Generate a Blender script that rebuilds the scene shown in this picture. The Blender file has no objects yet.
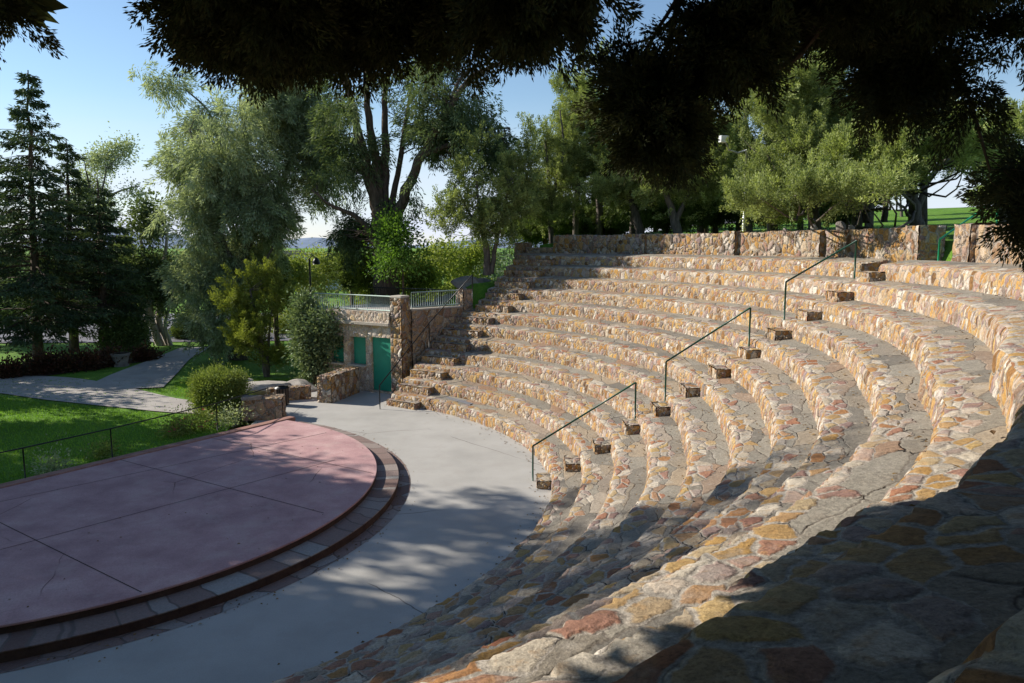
import bpy, math, random
import numpy as np

PI = math.pi
rad = math.radians
scene = bpy.context.scene
COL = scene.collection
rng = np.random.default_rng(11)

# ------------------------------------------------------------------ camera numbers (metres)
F, HZ, H = 740.0, 246.0, 5.6                      # focal length in px, horizon row, eye height
PITCH = math.atan((341.5 - HZ) / F)
CX, CY, R0, T, TH = -9.77, 16.81, 10.70, 0.674, 0.44   # centre of the bowl, first riser radius, tread, rise


def at(u, v, Y):
    """the point at distance Y that the photograph shows at u, v"""
    x = (u - 512) / F
    y = -(v - 341.5) / F
    d = (x, math.cos(PITCH) + y * math.sin(PITCH), -math.sin(PITCH) + y * math.cos(PITCH))
    t = Y / d[1]
    return np.array([d[0] * t, Y, H + d[2] * t])


# ------------------------------------------------------------------ mesh helpers
def link(o, parent=None):
    COL.objects.link(o)
    if parent is not None:
        o.parent = parent
        o.matrix_parent_inverse.identity()
        if any(abs(c) > 1e-9 for c in parent.location):
            o.location = [-c for c in parent.location]
    return o


def np_mesh(name, V, Q, mat, uv=None, mi=None, tint=None, smooth=False, parent=None, tri=None):
    """one mesh object from vertex array V and quad array Q (and optional triangles)"""
    V = np.asarray(V, dtype=np.float32)
    Q = np.asarray(Q, dtype=np.int32).reshape(-1, 4)
    me = bpy.data.meshes.new(name)
    nq = len(Q)
    nt = 0 if tri is None else len(tri)
    loops = Q.ravel()
    if nt:
        loops = np.concatenate([loops, np.asarray(tri, dtype=np.int32).ravel()])
    me.vertices.add(len(V))
    me.vertices.foreach_set("co", V.ravel())
    me.loops.add(len(loops))
    me.loops.foreach_set("vertex_index", loops)
    me.polygons.add(nq + nt)
    st = np.concatenate([np.arange(nq) * 4, nq * 4 + np.arange(nt) * 3]).astype(np.int32)
    me.polygons.foreach_set("loop_start", st)
    mats = mat if isinstance(mat, (list, tuple)) else [mat]
    for m in mats:
        me.materials.append(m)
    if mi is not None:
        me.polygons.foreach_set("material_index", np.asarray(mi, dtype=np.int32))
    me.polygons.foreach_set("use_smooth", np.full(nq + nt, smooth, dtype=bool))
    if uv is not None:
        l = me.uv_layers.new(name="UVMap")
        uvv = np.asarray(uv, dtype=np.float32)
        if len(uvv) == len(V):
            uvv = uvv[loops]
        l.data.foreach_set("uv", uvv.ravel())
    if tint is not None:
        a = me.attributes.new("tint", 'FLOAT', 'POINT')
        a.data.foreach_set("value", np.asarray(tint, dtype=np.float32))
    me.update(calc_edges=True)
    me.validate()
    return link(bpy.data.objects.new(name, me), parent)


class MB:
    """collects boxes, tubes, prisms; build() makes them one mesh"""

    def __init__(s):
        s.V, s.Fc = [], []

    def add(s, V, Fc):
        b = len(s.V)
        s.V += [tuple(float(c) for c in v) for v in V]
        s.Fc += [tuple(i + b for i in f) for f in Fc]
        return s

    def box(s, c, size, rz=0.0, jit=0.0):
        sx, sy, sz = [q / 2 for q in size]
        ca, sa = math.cos(rz), math.sin(rz)
        V = []
        for dz in (-sz, sz):
            for dx, dy in ((-sx, -sy), (sx, -sy), (sx, sy), (-sx, sy)):
                j = rng.normal(0, jit, 3) if jit else (0, 0, 0)
                V.append((c[0] + dx * ca - dy * sa + j[0], c[1] + dx * sa + dy * ca + j[1], c[2] + dz + j[2]))
        return s.add(V, [(3, 2, 1, 0), (4, 5, 6, 7), (0, 1, 5, 4), (1, 2, 6, 5), (2, 3, 7, 6), (3, 0, 4, 7)])

    def tube(s, pts, rs, n=8, cap=True):
        V, Fc = tube_arrays(pts, rs, n)
        fl = [tuple(f) for f in Fc]
        if cap:
            fl.append(tuple(range(n))[::-1])
            fl.append(tuple(len(V) - n + i for i in range(n)))
        return s.add(V, fl)

    def prism(s, poly, z0, z1):
        n = len(poly)
        V = [(x, y, z0) for x, y in poly] + [(x, y, z1) for x, y in poly]
        return s.add(V, [tuple(range(n))[::-1], tuple(range(n, 2 * n))] +
                     [(i, (i + 1) % n, n + (i + 1) % n, n + i) for i in range(n)])

    def build(s, name, mat, parent=None, smooth=False, bevel=0.0, seg=2):
        me = bpy.data.meshes.new(name)
        me.from_pydata(s.V, [], s.Fc)
        me.materials.append(mat)
        for p in me.polygons:
            p.use_smooth = smooth
        me.update()
        o = link(bpy.data.objects.new(name, me), parent)
        if bevel:
            m = o.modifiers.new("bevel", 'BEVEL')
            m.width = bevel
            m.segments = seg
            m.limit_method = 'ANGLE'
        return o


def tube_arrays(pts, rs, n=7):
    pts = np.asarray(pts, dtype=float)
    rs = np.broadcast_to(np.asarray(rs, dtype=float), (len(pts),))
    tg = np.gradient(pts, axis=0)
    tg /= np.linalg.norm(tg, axis=1)[:, None] + 1e-9
    up = np.array([0, 0, 1.0]) if abs(tg[0][2]) < 0.9 else np.array([1.0, 0, 0])
    a = np.cross(tg, up)
    a /= np.linalg.norm(a, axis=1)[:, None] + 1e-9
    b = np.cross(tg, a)
    an = np.linspace(0, 2 * PI, n, endpoint=False)
    V = (pts[:, None, :] + rs[:, None, None] * (np.cos(an)[None, :, None] * a[:, None, :] + np.sin(an)[None, :, None] * b[:, None, :])).reshape(-1, 3)
    m = len(pts)
    i, j = np.meshgrid(np.arange(m - 1), np.arange(n), indexing='ij')
    Q = np.stack([i * n + j, (i + 1) * n + j, (i + 1) * n + (j + 1) % n, i * n + (j + 1) % n], -1).reshape(-1, 4)
    return V, Q


def merge_tubes(lst, n=7):
    Vs, Qs, b = [], [], 0
    for pts, rs in lst:
        V, Q = tube_arrays(pts, rs, n)
        Vs.append(V)
        Qs.append(Q + b)
        b += len(V)
    return np.concatenate(Vs), np.concatenate(Qs)


def thing(name, label, cat, loc=(0, 0, 0), group=None):
    o = bpy.data.objects.new(name, None)
    o.empty_display_size = 0.2
    o.location = [float(c) for c in loc]
    COL.objects.link(o)
    return tag(o, label, cat, group)


def tag(o, label=None, cat=None, group=None, kind=None):
    if label: o['label'] = label
    if cat: o['category'] = cat
    if group: o['group'] = group
    if kind: o['kind'] = kind
    return o


# ------------------------------------------------------------------ material helpers
class NT:
    def __init__(s, name):
        s.m = bpy.data.materials.new(name)
        s.m.use_nodes = True
        s.t = s.m.node_tree
        s.t.nodes.clear()
        s.out = s.n('ShaderNodeOutputMaterial')

    def n(s, typ, **kw):
        nd = s.t.nodes.new(typ)
        for k, v in kw.items():
            setattr(nd, k, v)
        return nd

    def l(s, a, b):
        s.t.links.new(a, b)

    def val(s, sock, v):
        if hasattr(v, 'is_linked'):
            s.l(v, sock)
        else:
            sock.default_value = v

    def math(s, op, a, b=0.0, c=None, clamp=False):
        nd = s.n('ShaderNodeMath', operation=op, use_clamp=clamp)
        s.val(nd.inputs[0], a)
        s.val(nd.inputs[1], b)
        if c is not None: s.val(nd.inputs[2], c)
        return nd.outputs[0]

    def smooth(s, x, lo, hi):
        nd = s.n('ShaderNodeMapRange', interpolation_type='SMOOTHSTEP')
        s.val(nd.inputs[0], x)
        s.val(nd.inputs[1], lo)
        s.val(nd.inputs[2], hi)
        return nd.outputs[0]

    def mix(s, f, a, b, mode='MIX'):
        nd = s.n('ShaderNodeMix', data_type='RGBA', blend_type=mode)
        s.val(nd.inputs[0], f)
        for i, v in ((6, a), (7, b)):
            if isinstance(v, tuple): v = v if len(v) == 4 else v + (1,)
            s.val(nd.inputs[i], v)
        return nd.outputs[2]

    def noise(s, vec, scale, detail=3.0, rough=0.55, dim='3D'):
        nd = s.n('ShaderNodeTexNoise', noise_dimensions=dim)
        if vec is not None: s.l(vec, nd.inputs['Vector'])
        nd.inputs['Scale'].default_value = scale
        nd.inputs['Detail'].default_value = detail
        nd.inputs['Roughness'].default_value = rough
        return nd.outputs['Fac']

    def ramp(s, f, stops, interp='LINEAR'):
        nd = s.n('ShaderNodeValToRGB')
        nd.color_ramp.interpolation = interp
        e = nd.color_ramp.elements
        while len(e) < len(stops): e.new(0.5)
        for el, (p, c) in zip(e, stops):
            el.position = p
            el.color = tuple(c) + (1,)
        s.l(f, nd.inputs[0])
        return nd.outputs[0]

    def vor(s, vec, feature='F1', scale=1.0, rnd=1.0, dim='2D'):
        nd = s.n('ShaderNodeTexVoronoi', voronoi_dimensions=dim, feature=feature)
        s.l(vec, nd.inputs['Vector'])
        nd.inputs['Scale'].default_value = scale
        nd.inputs['Randomness'].default_value = rnd
        return nd

    def vscale(s, vec, sc, off=(0, 0, 0)):
        nd = s.n('ShaderNodeMapping')
        s.l(vec, nd.inputs[0])
        nd.inputs['Scale'].default_value = sc
        nd.inputs['Location'].default_value = off
        return nd.outputs[0]

    def uv(s):
        return s.n('ShaderNodeTexCoord').outputs['UV']

    def obj(s):
        return s.n('ShaderNodeTexCoord').outputs['Object']

    def geo(s):
        return s.n('ShaderNodeNewGeometry').outputs['Position']

    def bsdf(s, col, rough=0.85, bump=None, bstr=0.3, bdist=0.02, disp=None, spec=0.3, dscale=1.0):
        b = s.n('ShaderNodeBsdfPrincipled')
        s.val(b.inputs['Base Color'], col if not isinstance(col, tuple) else (col + (1,) if len(col) == 3 else col))
        s.val(b.inputs['Roughness'], rough)
        b.inputs['Specular IOR Level'].default_value = spec
        if bump is not None:
            bp = s.n('ShaderNodeBump')
            bp.inputs['Strength'].default_value = bstr
            bp.inputs['Distance'].default_value = bdist
            s.l(bump, bp.inputs['Height'])
            s.l(bp.outputs[0], b.inputs['Normal'])
        s.l(b.outputs[0], s.out.inputs['Surface'])
        if disp is not None:
            d = s.n('ShaderNodeDisplacement')
            d.inputs['Midlevel'].default_value = 0.0
            d.inputs['Scale'].default_value = dscale
            s.l(disp, d.inputs['Height'])
            s.l(d.outputs[0], s.out.inputs['Displacement'])
            s.m.displacement_method = 'BOTH'
        return b


STONES = [(0.00, (.12, .068, .038)), (.10, (.36, .185, .065)), (.20, (.52, .30, .095)), (.31, (.44, .31, .185)),
          (.40, (.62, .54, .43)), (.50, (.38, .20, .13)), (.60, (.30, .225, .225)), (.68, (.54, .37, .15)),
          (.76, (.40, .31, .285)), (.84, (.72, .66, .57)), (.92, (.34, .19, .10)), (1.0, (.22, .185, .165))]
CAPS = [(0.00, (.30, .125, .07)), (.12, (.42, .255, .085)), (.26, (.40, .345, .265)), (.40, (.60, .54, .445)),
        (.52, (.34, .175, .13)), (.64, (.46, .32, .13)), (.78, (.44, .40, .335)), (.90, (.29, .205, .19)), (1.0, (.36, .17, .10))]


def cellrand(nt, vor):
    wn = nt.n('ShaderNodeTexWhiteNoise', noise_dimensions='3D')
    nt.l(vor.outputs['Color'], wn.inputs['Vector'])
    return wn.outputs['Value']


def warp(nt, vec, sc, amt):
    nz = nt.n('ShaderNodeTexNoise', noise_dimensions='2D')
    nt.l(vec, nz.inputs['Vector'])
    nz.inputs['Scale'].default_value = sc
    nz.inputs['Detail'].default_value = 2
    sub = nt.n('ShaderNodeVectorMath', operation='SUBTRACT')
    nt.l(nz.outputs['Color'], sub.inputs[0])
    sub.inputs[1].default_value = (.5, .5, .5)
    mul = nt.n('ShaderNodeVectorMath', operation='SCALE')
    nt.l(sub.outputs[0], mul.inputs[0])
    mul.inputs['Scale'].default_value = amt
    ad = nt.n('ShaderNodeVectorMath', operation='ADD')
    nt.l(vec, ad.inputs[0])
    nt.l(mul.outputs[0], ad.inputs[1])
    return ad.outputs[0]


def stone_face(name, sx, sy, stops=STONES, mortar=(.44, .385, .31), disp=0.022, mw=0.12, dark=1.0):
    """rubble masonry seen from the front: upright stones of many colours in pale mortar"""
    nt = NT(name)
    v = warp(nt, nt.uv(), 4.0, .13)
    v = warp(nt, v, 19.0, .035)
    va = nt.vscale(v, (sx, sy, 1))
    vb = nt.vscale(v, (sx * 1.75, sy * 1.6, 1), (5.2, 9.7, 0))
    # big stones, and here and there a nest of smaller ones
    f1 = nt.vor(va, 'F1', 1.0, .95); e1 = nt.vor(va, 'DISTANCE_TO_EDGE', 1.0, .95).outputs['Distance']
    f2 = nt.vor(vb, 'F1', 1.0, .95); e2 = nt.vor(vb, 'DISTANCE_TO_EDGE', 1.0, .95).outputs['Distance']
    r1 = cellrand(nt, f1); r2 = cellrand(nt, f2)
    small = nt.math('GREATER_THAN', nt.noise(nt.uv(), 1.7, 1, .5, '2D'), .55)

    def fmix(x, y):
        m = nt.n('ShaderNodeMix', data_type='FLOAT')
        nt.l(small, m.inputs[0]); nt.l(x, m.inputs[2]); nt.l(y, m.inputs[3])
        return m.outputs[0]
    ed = fmix(e1, e2); r = fmix(r1, r2)
    col = nt.ramp(r, stops)
    fine = nt.noise(nt.geo(), 24.0, 6, .7)
    med = nt.noise(nt.geo(), 7.5, 4, .6)
    hue = nt.noise(nt.geo(), 11.0, 3, .6)
    # iron staining and bleached patches inside the stones
    col = nt.mix(nt.math('MULTIPLY', nt.smooth(hue, .50, .70), .5), col, (.50, .29, .10))
    col = nt.mix(nt.math('MULTIPLY', nt.smooth(med, .55, .75), .55), col, (.62, .55, .47))
    col = nt.mix(nt.math('MULTIPLY', nt.math('SUBTRACT', 1.0, nt.smooth(med, .26, .42)), .6), col, (.23, .135, .10))
    col = nt.mix(.8, col, nt.ramp(fine, [(.27, (.26, .24, .22)), (.47, (.92, .91, .89)), (.72, (1.5, 1.46, 1.38))]), 'MULTIPLY')
    spk = nt.noise(nt.geo(), 95, 4, .75)
    col = nt.mix(.7, col, nt.ramp(spk, [(.3, (.5, .48, .46)), (.5, (1, 1, 1)), (.7, (1.35, 1.33, 1.3))]), 'MULTIPLY')
    edn = nt.math('ADD', ed, nt.math('MULTIPLY', nt.math('SUBTRACT', fine, .5), .14))
    mask = nt.smooth(edn, mw * .35, mw * .75)
    mcol = nt.mix(fine, tuple(c * .6 for c in mortar), tuple(min(c * 1.35, .8) for c in mortar))
    gap = nt.math('MULTIPLY', nt.math('SUBTRACT', 1.0, nt.smooth(edn, 0.0, mw * .45)), nt.smooth(nt.noise(nt.geo(), 5.0, 3), .34, .48))
    mcol = nt.mix(nt.math('MULTIPLY', gap, .8), mcol, (.09, .07, .05))
    col = nt.mix(mask, mcol, col)
    if dark != 1.0: col = nt.mix(1.0, col, (dark, dark, dark), 'MULTIPLY')
    dome = nt.smooth(edn, 0.0, .26)
    hgt = nt.math('ADD', nt.math('MULTIPLY', dome, nt.math('ADD', nt.math('MULTIPLY', r, .8), .35)), nt.math('MULTIPLY', fine, .4))
    nt.bsdf(col, .9, bump=nt.math('ADD', nt.noise(nt.geo(), 55, 6, .7), nt.math('MULTIPLY', fine, 1.6)), bstr=.55, bdist=.016, disp=nt.math('MULTIPLY', hgt, disp), spec=.15)
    return nt.m


def stone_tread(name, sx=3.4, sy=5.2, capw=.35, disp=0.014, crack=.9, flag=1.0):
    """top of a seat: coloured capstones along the front edge (v = distance from it), grey flags behind"""
    nt = NT(name)
    v0 = warp(nt, nt.uv(), 3.0, .14)
    v0 = warp(nt, v0, 15.0, .035)
    va = nt.vscale(v0, (sx, sy, 1))
    f1 = nt.vor(va, 'F1', 1.0, .95)
    eda = nt.vor(va, 'DISTANCE_TO_EDGE', 1.0, .95).outputs['Distance']
    ra = cellrand(nt, f1)
    sep = nt.n('ShaderNodeSeparateXYZ')
    nt.l(f1.outputs['Position'], sep.inputs[0])
    cv = nt.math('DIVIDE', sep.outputs['Y'], sy)
    wide = nt.math('MULTIPLY', nt.math('SUBTRACT', nt.noise(nt.uv(), .8, 2, .5, '2D'), .5), .30)
    cap = nt.math('LESS_THAN', nt.math('SUBTRACT', cv, nt.math('ADD', wide, nt.math('MULTIPLY', ra, .14))), capw - .07)
    vb = nt.vscale(v0, (1.05 * flag, 2.2 * flag, 1), (3.3, 7.1, 0))
    f2 = nt.vor(vb, 'F1', 1.0, .95)
    edb = nt.vor(vb, 'DISTANCE_TO_EDGE', 1.0, .95).outputs['Distance']
    rb = cellrand(nt, f2)
    fine = nt.noise(nt.geo(), 26.0, 6, .7)
    med = nt.noise(nt.geo(), 3.2, 5, .62)
    hue = nt.noise(nt.geo(), 9.0, 3, .6)
    ca = nt.ramp(ra, CAPS)
    ca = nt.mix(nt.math('MULTIPLY', nt.smooth(hue, .52, .7), .45), ca, (.46, .26, .10))
    cb = nt.ramp(rb, [(0, (.20, .185, .16)), (.22, (.27, .25, .21)), (.42, (.33, .305, .255)), (.58, (.25, .225, .185)), (.72, (.40, .325, .235)), (.84, (.29, .265, .225)), (.93, (.33, .21, .135)), (1, (.40, .36, .30))])
    eda_n = nt.math('ADD', eda, nt.math('MULTIPLY', nt.math('SUBTRACT', fine, .5), .12))
    ma = nt.smooth(eda_n, .05, .12)
    mb = nt.smooth(edb, .004, .022)
    mortar = nt.mix(fine, (.27, .24, .205), (.56, .51, .44))
    ca = nt.mix(ma, mortar, ca)
    cb = nt.mix(mb, nt.mix(.72, cb, (.16, .135, .11)), cb)
    col = nt.mix(cap, cb, ca)
    col = nt.mix(.75, col, nt.ramp(fine, [(.27, (.34, .32, .30)), (.48, (.95, .94, .93)), (.73, (1.45, 1.43, 1.4))]), 'MULTIPLY')
    col = nt.mix(nt.math('MULTIPLY', nt.smooth(med, .5, .68), .5), col, nt.mix(.55, col, (.25, .20, .155)))
    col = nt.mix(nt.math('MULTIPLY', nt.math('SUBTRACT', 1.0, nt.smooth(med, .3, .45)), .4), col, (.47, .43, .375))
    spk = nt.noise(nt.geo(), 95, 4, .75)
    col = nt.mix(.7, col, nt.ramp(spk, [(.3, (.5, .48, .46)), (.5, (1, 1, 1)), (.7, (1.35, 1.33, 1.3))]), 'MULTIPLY')
    col = nt.mix(1.0, col, (.84, .82, .79), 'MULTIPLY')
    # open cracks along a few joints
    gate = nt.smooth(nt.noise(nt.geo(), 1.9, 3), .53, .6)
    jd = nt.n('ShaderNodeMix', data_type='FLOAT')
    nt.l(cap, jd.inputs[0]); nt.l(nt.math('MULTIPLY', edb, 1.0), jd.inputs[2]); nt.l(nt.math('MULTIPLY', eda_n, .45), jd.inputs[3])
    crk = nt.math('MULTIPLY', nt.math('SUBTRACT', 1.0, nt.smooth(jd.outputs[0], .002, .020)), gate)
    col = nt.mix(nt.math('MULTIPLY', crk, crack), col, (.03, .025, .02))
    ha = nt.math('MULTIPLY', nt.smooth(eda_n, 0, .2), nt.math('ADD', nt.math('MULTIPLY', ra, 1.0), .25))
    hb = nt.math('MULTIPLY', nt.smooth(edb, 0, .05), nt.math('ADD', nt.math('MULTIPLY', rb, .6), .1))
    mixh = nt.n('ShaderNodeMix', data_type='FLOAT')
    nt.l(cap, mixh.inputs[0]); nt.l(hb, mixh.inputs[2]); nt.l(ha, mixh.inputs[3])
    hgt = nt.math('ADD', mixh.outputs[0], nt.math('MULTIPLY', fine, .35))
    hgt = nt.math('ADD', hgt, nt.math('MULTIPLY', med, 1.0))
    hgt = nt.math('SUBTRACT', hgt, nt.math('MULTIPLY', crk, crack))
    nt.bsdf(col, .88, bump=nt.math('ADD', nt.noise(nt.geo(), 60, 6, .7), nt.math('MULTIPLY', fine, 1.8)), bstr=.55, bdist=.014, disp=nt.math('MULTIPLY', hgt, disp), spec=.18)
    return nt.m


def leaf_mat(name, dark, light, transl=.28, rough=.6):
    nt = NT(name)
    a = nt.n('ShaderNodeAttribute', attribute_name='tint').outputs['Fac']
    mid = tuple((x + y) / 2 for x, y in zip(dark, light))
    col = nt.ramp(a, [(0, dark), (.5, mid), (1, light)])
    d = nt.n('ShaderNodeBsdfDiffuse')
    nt.l(col, d.inputs['Color'])
    t = nt.n('ShaderNodeBsdfTranslucent')
    nt.l(nt.mix(1.0, col, (1.1, 1.15, .6), 'MULTIPLY'), t.inputs['Color'])
    g = nt.n('ShaderNodeBsdfGlossy')
    g.inputs['Roughness'].default_value = rough
    g.inputs['Color'].default_value = (.6, .62, .6, 1)
    m1 = nt.n('ShaderNodeMixShader'); m1.inputs[0].default_value = transl
    nt.l(d.outputs[0], m1.inputs[1]); nt.l(t.outputs[0], m1.inputs[2])
    m2 = nt.n('ShaderNodeMixShader'); m2.inputs[0].default_value = .035
    nt.l(m1.outputs[0], m2.inputs[1]); nt.l(g.outputs[0], m2.inputs[2])
    nt.l(m2.outputs[0], nt.out.inputs['Surface'])
    return nt.m


def bark_mat(name, a, b, sc=7.0):
    nt = NT(name)
    p = nt.vscale(nt.geo(), (sc, sc, sc * .22))
    n = nt.noise(p, 1.6, 6, .65)
    col = nt.ramp(n, [(.3, a), (.7, b)])
    nt.bsdf(col, .9, bump=n, bstr=.9, bdist=.04, spec=.15)
    return nt.m


def paint_mat(name, c, rough=.45, wear=.15, metal=0.0, weardark=(.06, .04, .03)):
    nt = NT(name)
    n = nt.noise(nt.geo(), 9.0, 5, .7)
    col = nt.mix(nt.math('MULTIPLY', nt.smooth(n, .55, .75), wear), c, weardark)
    col = nt.mix(.4, col, nt.ramp(nt.noise(nt.geo(), 2.5, 4), [(.3, (.75, .75, .75)), (.7, (1.15, 1.15, 1.15))]), 'MULTIPLY')
    b = nt.bsdf(col, rough, bump=n, bstr=.08, bdist=.01)
    b.inputs['Metallic'].default_value = metal
    return nt.m


def ground_mat(name, stops, s1=.5, s2=20.0, bdist=.02, bstr=.5, rough=.95, cracks=None, mixamt=.35, stain=None):
    nt = NT(name)
    p = nt.geo()
    a = nt.noise(p, s1, 5, .6)
    b = nt.noise(p, s2, 4, .7)
    col = nt.ramp(a, stops)
    col = nt.mix(mixamt, col, nt.ramp(b, [(.25, (.45, .45, .45)), (.5, (1, 1, 1)), (.75, (1.45, 1.45, 1.45))]), 'MULTIPLY')
    if stain:
        sn = nt.noise(p, 1.7, 6, .7)
        col = nt.mix(nt.math('MULTIPLY', nt.smooth(sn, .5, .68), .5), col, stain)
    h = b
    if cracks:
        wv = nt.n('ShaderNodeTexNoise'); wv.inputs['Scale'].default_value = 1.3; wv.inputs['Detail'].default_value = 4
        nt.l(p, wv.inputs['Vector'])
        mx = nt.n('ShaderNodeMix', data_type='VECTOR'); mx.inputs[0].default_value = .16
        nt.l(p, mx.inputs[4]); nt.l(wv.outputs['Color'], mx.inputs[5])
        vo = nt.vor(mx.outputs[1], 'DISTANCE_TO_EDGE', cracks[0], 1.0, '2D').outputs['Distance']
        gate = nt.smooth(nt.noise(p, .35, 2), .47, .55)
        c = nt.math('MULTIPLY', nt.math('SUBTRACT', 1.0, nt.smooth(vo, .001, cracks[1])), gate)
        col = nt.mix(nt.math('MULTIPLY', c, .75), col, cracks[2])
    nt.bsdf(col, rough, bump=h, bstr=bstr, bdist=bdist, spec=.2)
    return nt.m


M = {}
M['face'] = stone_face('rubble_seat_face', 6.7, 4.7, disp=.024, dark=.84)
M['tread'] = stone_tread('flagged_seat_top')
M['treadnear'] = stone_tread('flagged_seat_top_upper', 4.8, 6.0, .40, .008, .35, 1.35)
M['facenear'] = stone_face('rubble_seat_face_upper', 6.4, 4.5, disp=.014, dark=.84)
M['wall'] = stone_face('rubble_wall', 4.6, 3.6, disp=.03, dark=.80)
M['wallcoarse'] = stone_face('rubble_wall_coarse', 3.2, 2.7, disp=.035, stops=[(0, (.16, .10, .07)), (.2, (.33, .21, .12)), (.4, (.42, .31, .20)), (.6, (.30, .20, .16)), (.8, (.46, .36, .26)), (1, (.24, .19, .17))], mortar=(.36, .31, .26))
M['house'] = stone_face('rubble_house', 4.4, 3.8, disp=.014, mortar=(.60, .54, .46), stops=[(0, (.42, .29, .22)), (.2, (.60, .48, .36)), (.4, (.54, .42, .34)), (.55, (.68, .60, .50)), (.7, (.60, .45, .26)), (.85, (.46, .38, .34)), (1, (.70, .64, .56))])
M['rock'] = ground_mat('grey_boulder', [(.3, (.17, .145, .13)), (.55, (.28, .25, .225)), (.75, (.36, .31, .265))], 2.2, 22, .03, .8)
M['paleRock'] = ground_mat('pale_boulder', [(.3, (.30, .26, .22)), (.55, (.42, .38, .33)), (.75, (.50, .45, .39))], 2.2, 22, .03, .8)
M['concrete'] = ground_mat('pale_concrete', [(.3, (.335, .32, .29)), (.5, (.39, .37, .335)), (.72, (.435, .415, .38))], .6, 45, .006, .4, cracks=(.22, .0035, (.10, .09, .08)), mixamt=.18, stain=(.36, .335, .30))
M['stage'] = ground_mat('red_stained_concrete', [(.28, (.35, .205, .205)), (.5, (.45, .27, .26)), (.72, (.54, .355, .335))], 1.3, 40, .006, .4, cracks=(.36, .005, (.10, .05, .045)), mixamt=.4, stain=(.50, .36, .32))
M['riser'] = ground_mat('dark_red_shaded_edge', [(.3, (.045, .027, .023)), (.7, (.095, .06, .047))], 3, 30, .01, .5)  # dark red edge tone; also carries the shade on the step sides
M['coping'] = ground_mat('red_coping', [(.3, (.26, .13, .10)), (.7, (.40, .23, .18))], 3, 30, .01, .5)
M['path'] = ground_mat('path_concrete', [(.3, (.33, .295, .265)), (.7, (.42, .385, .345))], .8, 30, .008, .5, mixamt=.35, stain=(.26, .235, .21))
M['asphalt'] = ground_mat('asphalt', [(.3, (.14, .135, .15)), (.7, (.20, .195, .21))], .3, 30, .01, .5)
M['grass'] = ground_mat('lawn_grass', [(.3, (.085, .185, .018)), (.5, (.12, .25, .024)), (.7, (.17, .29, .04))], .55, 14, .08, 1.0, mixamt=.75, stain=(.16, .22, .04))
M['green'] = paint_mat('green_paint', (.032, .29, .185), .42, .45)
M['greenrail'] = paint_mat('dark_green_rail', (.008, .06, .034), .35, .1)
M['palerail'] = paint_mat('pale_green_rail', (.33, .42, .38), .45, .2)
M['blackmetal'] = paint_mat('black_metal', (.012, .013, .013), .4, .1)
M['greymetal'] = paint_mat('grey_metal', (.42, .43, .45), .4, .1, .6)
M['white'] = paint_mat('white_paint', (.75, .75, .73), .5, .1)
M['recess'] = paint_mat('recess', (.03, .028, .025), .8, .1)
M['slab'] = ground_mat('roof_slab', [(.3, (.40, .35, .29)), (.7, (.52, .46, .38))], 2, 25, .015, .6)
M['matgrey'] = ground_mat('grey_sheet', [(.3, (.15, .15, .16)), (.7, (.20, .20, .21))], 2, 25, .01, .4)
M['bark'] = bark_mat('bark_brown', (.045, .032, .024), (.16, .115, .085))
M['barkgrey'] = bark_mat('bark_grey', (.05, .042, .036), (.19, .16, .135))
M['barkpale'] = bark_mat('bark_pale', (.22, .18, .14), (.62, .56, .49))
M['soil'] = ground_mat('planting_soil', [(.3, (.06, .04, .028)), (.7, (.11, .075, .05))], 3, 20, .03, .8)
M['juniper'] = leaf_mat('juniper_foliage', (.09, .125, .036), (.45, .50, .18), .4)
M['juniperdark'] = leaf_mat('juniper_dark', (.045, .07, .02), (.19, .25, .075), .3)
M['juniperyellow'] = leaf_mat('juniper_yellow', (.11, .14, .022), (.36, .39, .075), .32)
M['spruce'] = leaf_mat('spruce_needles', (.03, .05, .023), (.125, .17, .075), .2)
M['willow'] = leaf_mat('silver_leaves', (.16, .20, .10), (.52, .57, .39), .42)
M['elm'] = leaf_mat('elm_leaves', (.055, .085, .03), (.21, .26, .115), .35)
M['maple'] = leaf_mat('bright_green_leaves', (.05, .115, .012), (.19, .32, .05), .42)
M['shrub'] = leaf_mat('pale_shrub', (.15, .20, .03), (.42, .46, .12), .4)
M['ivy'] = leaf_mat('ivy_leaves', (.045, .075, .026), (.33, .40, .21), .2, .35)
M['hedge'] = leaf_mat('hedge_leaves', (.11, .15, .028), (.36, .42, .11), .3)
M['redshrub'] = leaf_mat('red_shrub', (.030, .030, .012), (.16, .055, .035), .25)
M['litter'] = leaf_mat('dry_leaves', (.06, .03, .012), (.30, .19, .07), .1)
M['blade'] = leaf_mat('grass_blades', (.085, .20, .014), (.28, .46, .06), .45)
M['flower'] = leaf_mat('rose_petals', (.55, .05, .12), (.80, .20, .28), .2)
M['fartree'] = leaf_mat('far_trees', (.050, .085, .040), (.16, .20, .10), .2)
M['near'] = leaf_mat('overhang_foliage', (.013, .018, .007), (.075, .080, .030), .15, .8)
M['brick'] = ground_mat('town_wall', [(.3, (.55, .52, .49)), (.7, (.66, .63, .6))], .3, 3, .02, .1)
M['brownroof'] = ground_mat('town_roof', [(.3, (.24, .18, .16)), (.7, (.32, .25, .22))], .3, 3, .02, .1)
M['hill'] = ground_mat('haze_blue_hill', [(.3, (.17, .22, .30)), (.7, (.21, .26, .34))], .003, .02, .1, .1)  # distance haze put into the hill colour as blue

# ------------------------------------------------------------------ the bowl
ONS = {1: (-13, .003), 2: (-13, .010), 3: (-13, .017), 4: (-13, .022), 5: (-13, .026), 6: (-13, .026), 7: (-17, .028), 8: (-20, .028),
       9: (-23, .029), 10: (-32, .055), 11: (-37.5, .062), 12: (-40, .0815), 13: (-40, .084), 14: (-40, .084)}
SLOPE = .10       # the treads rise this much from front edge to back


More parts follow.
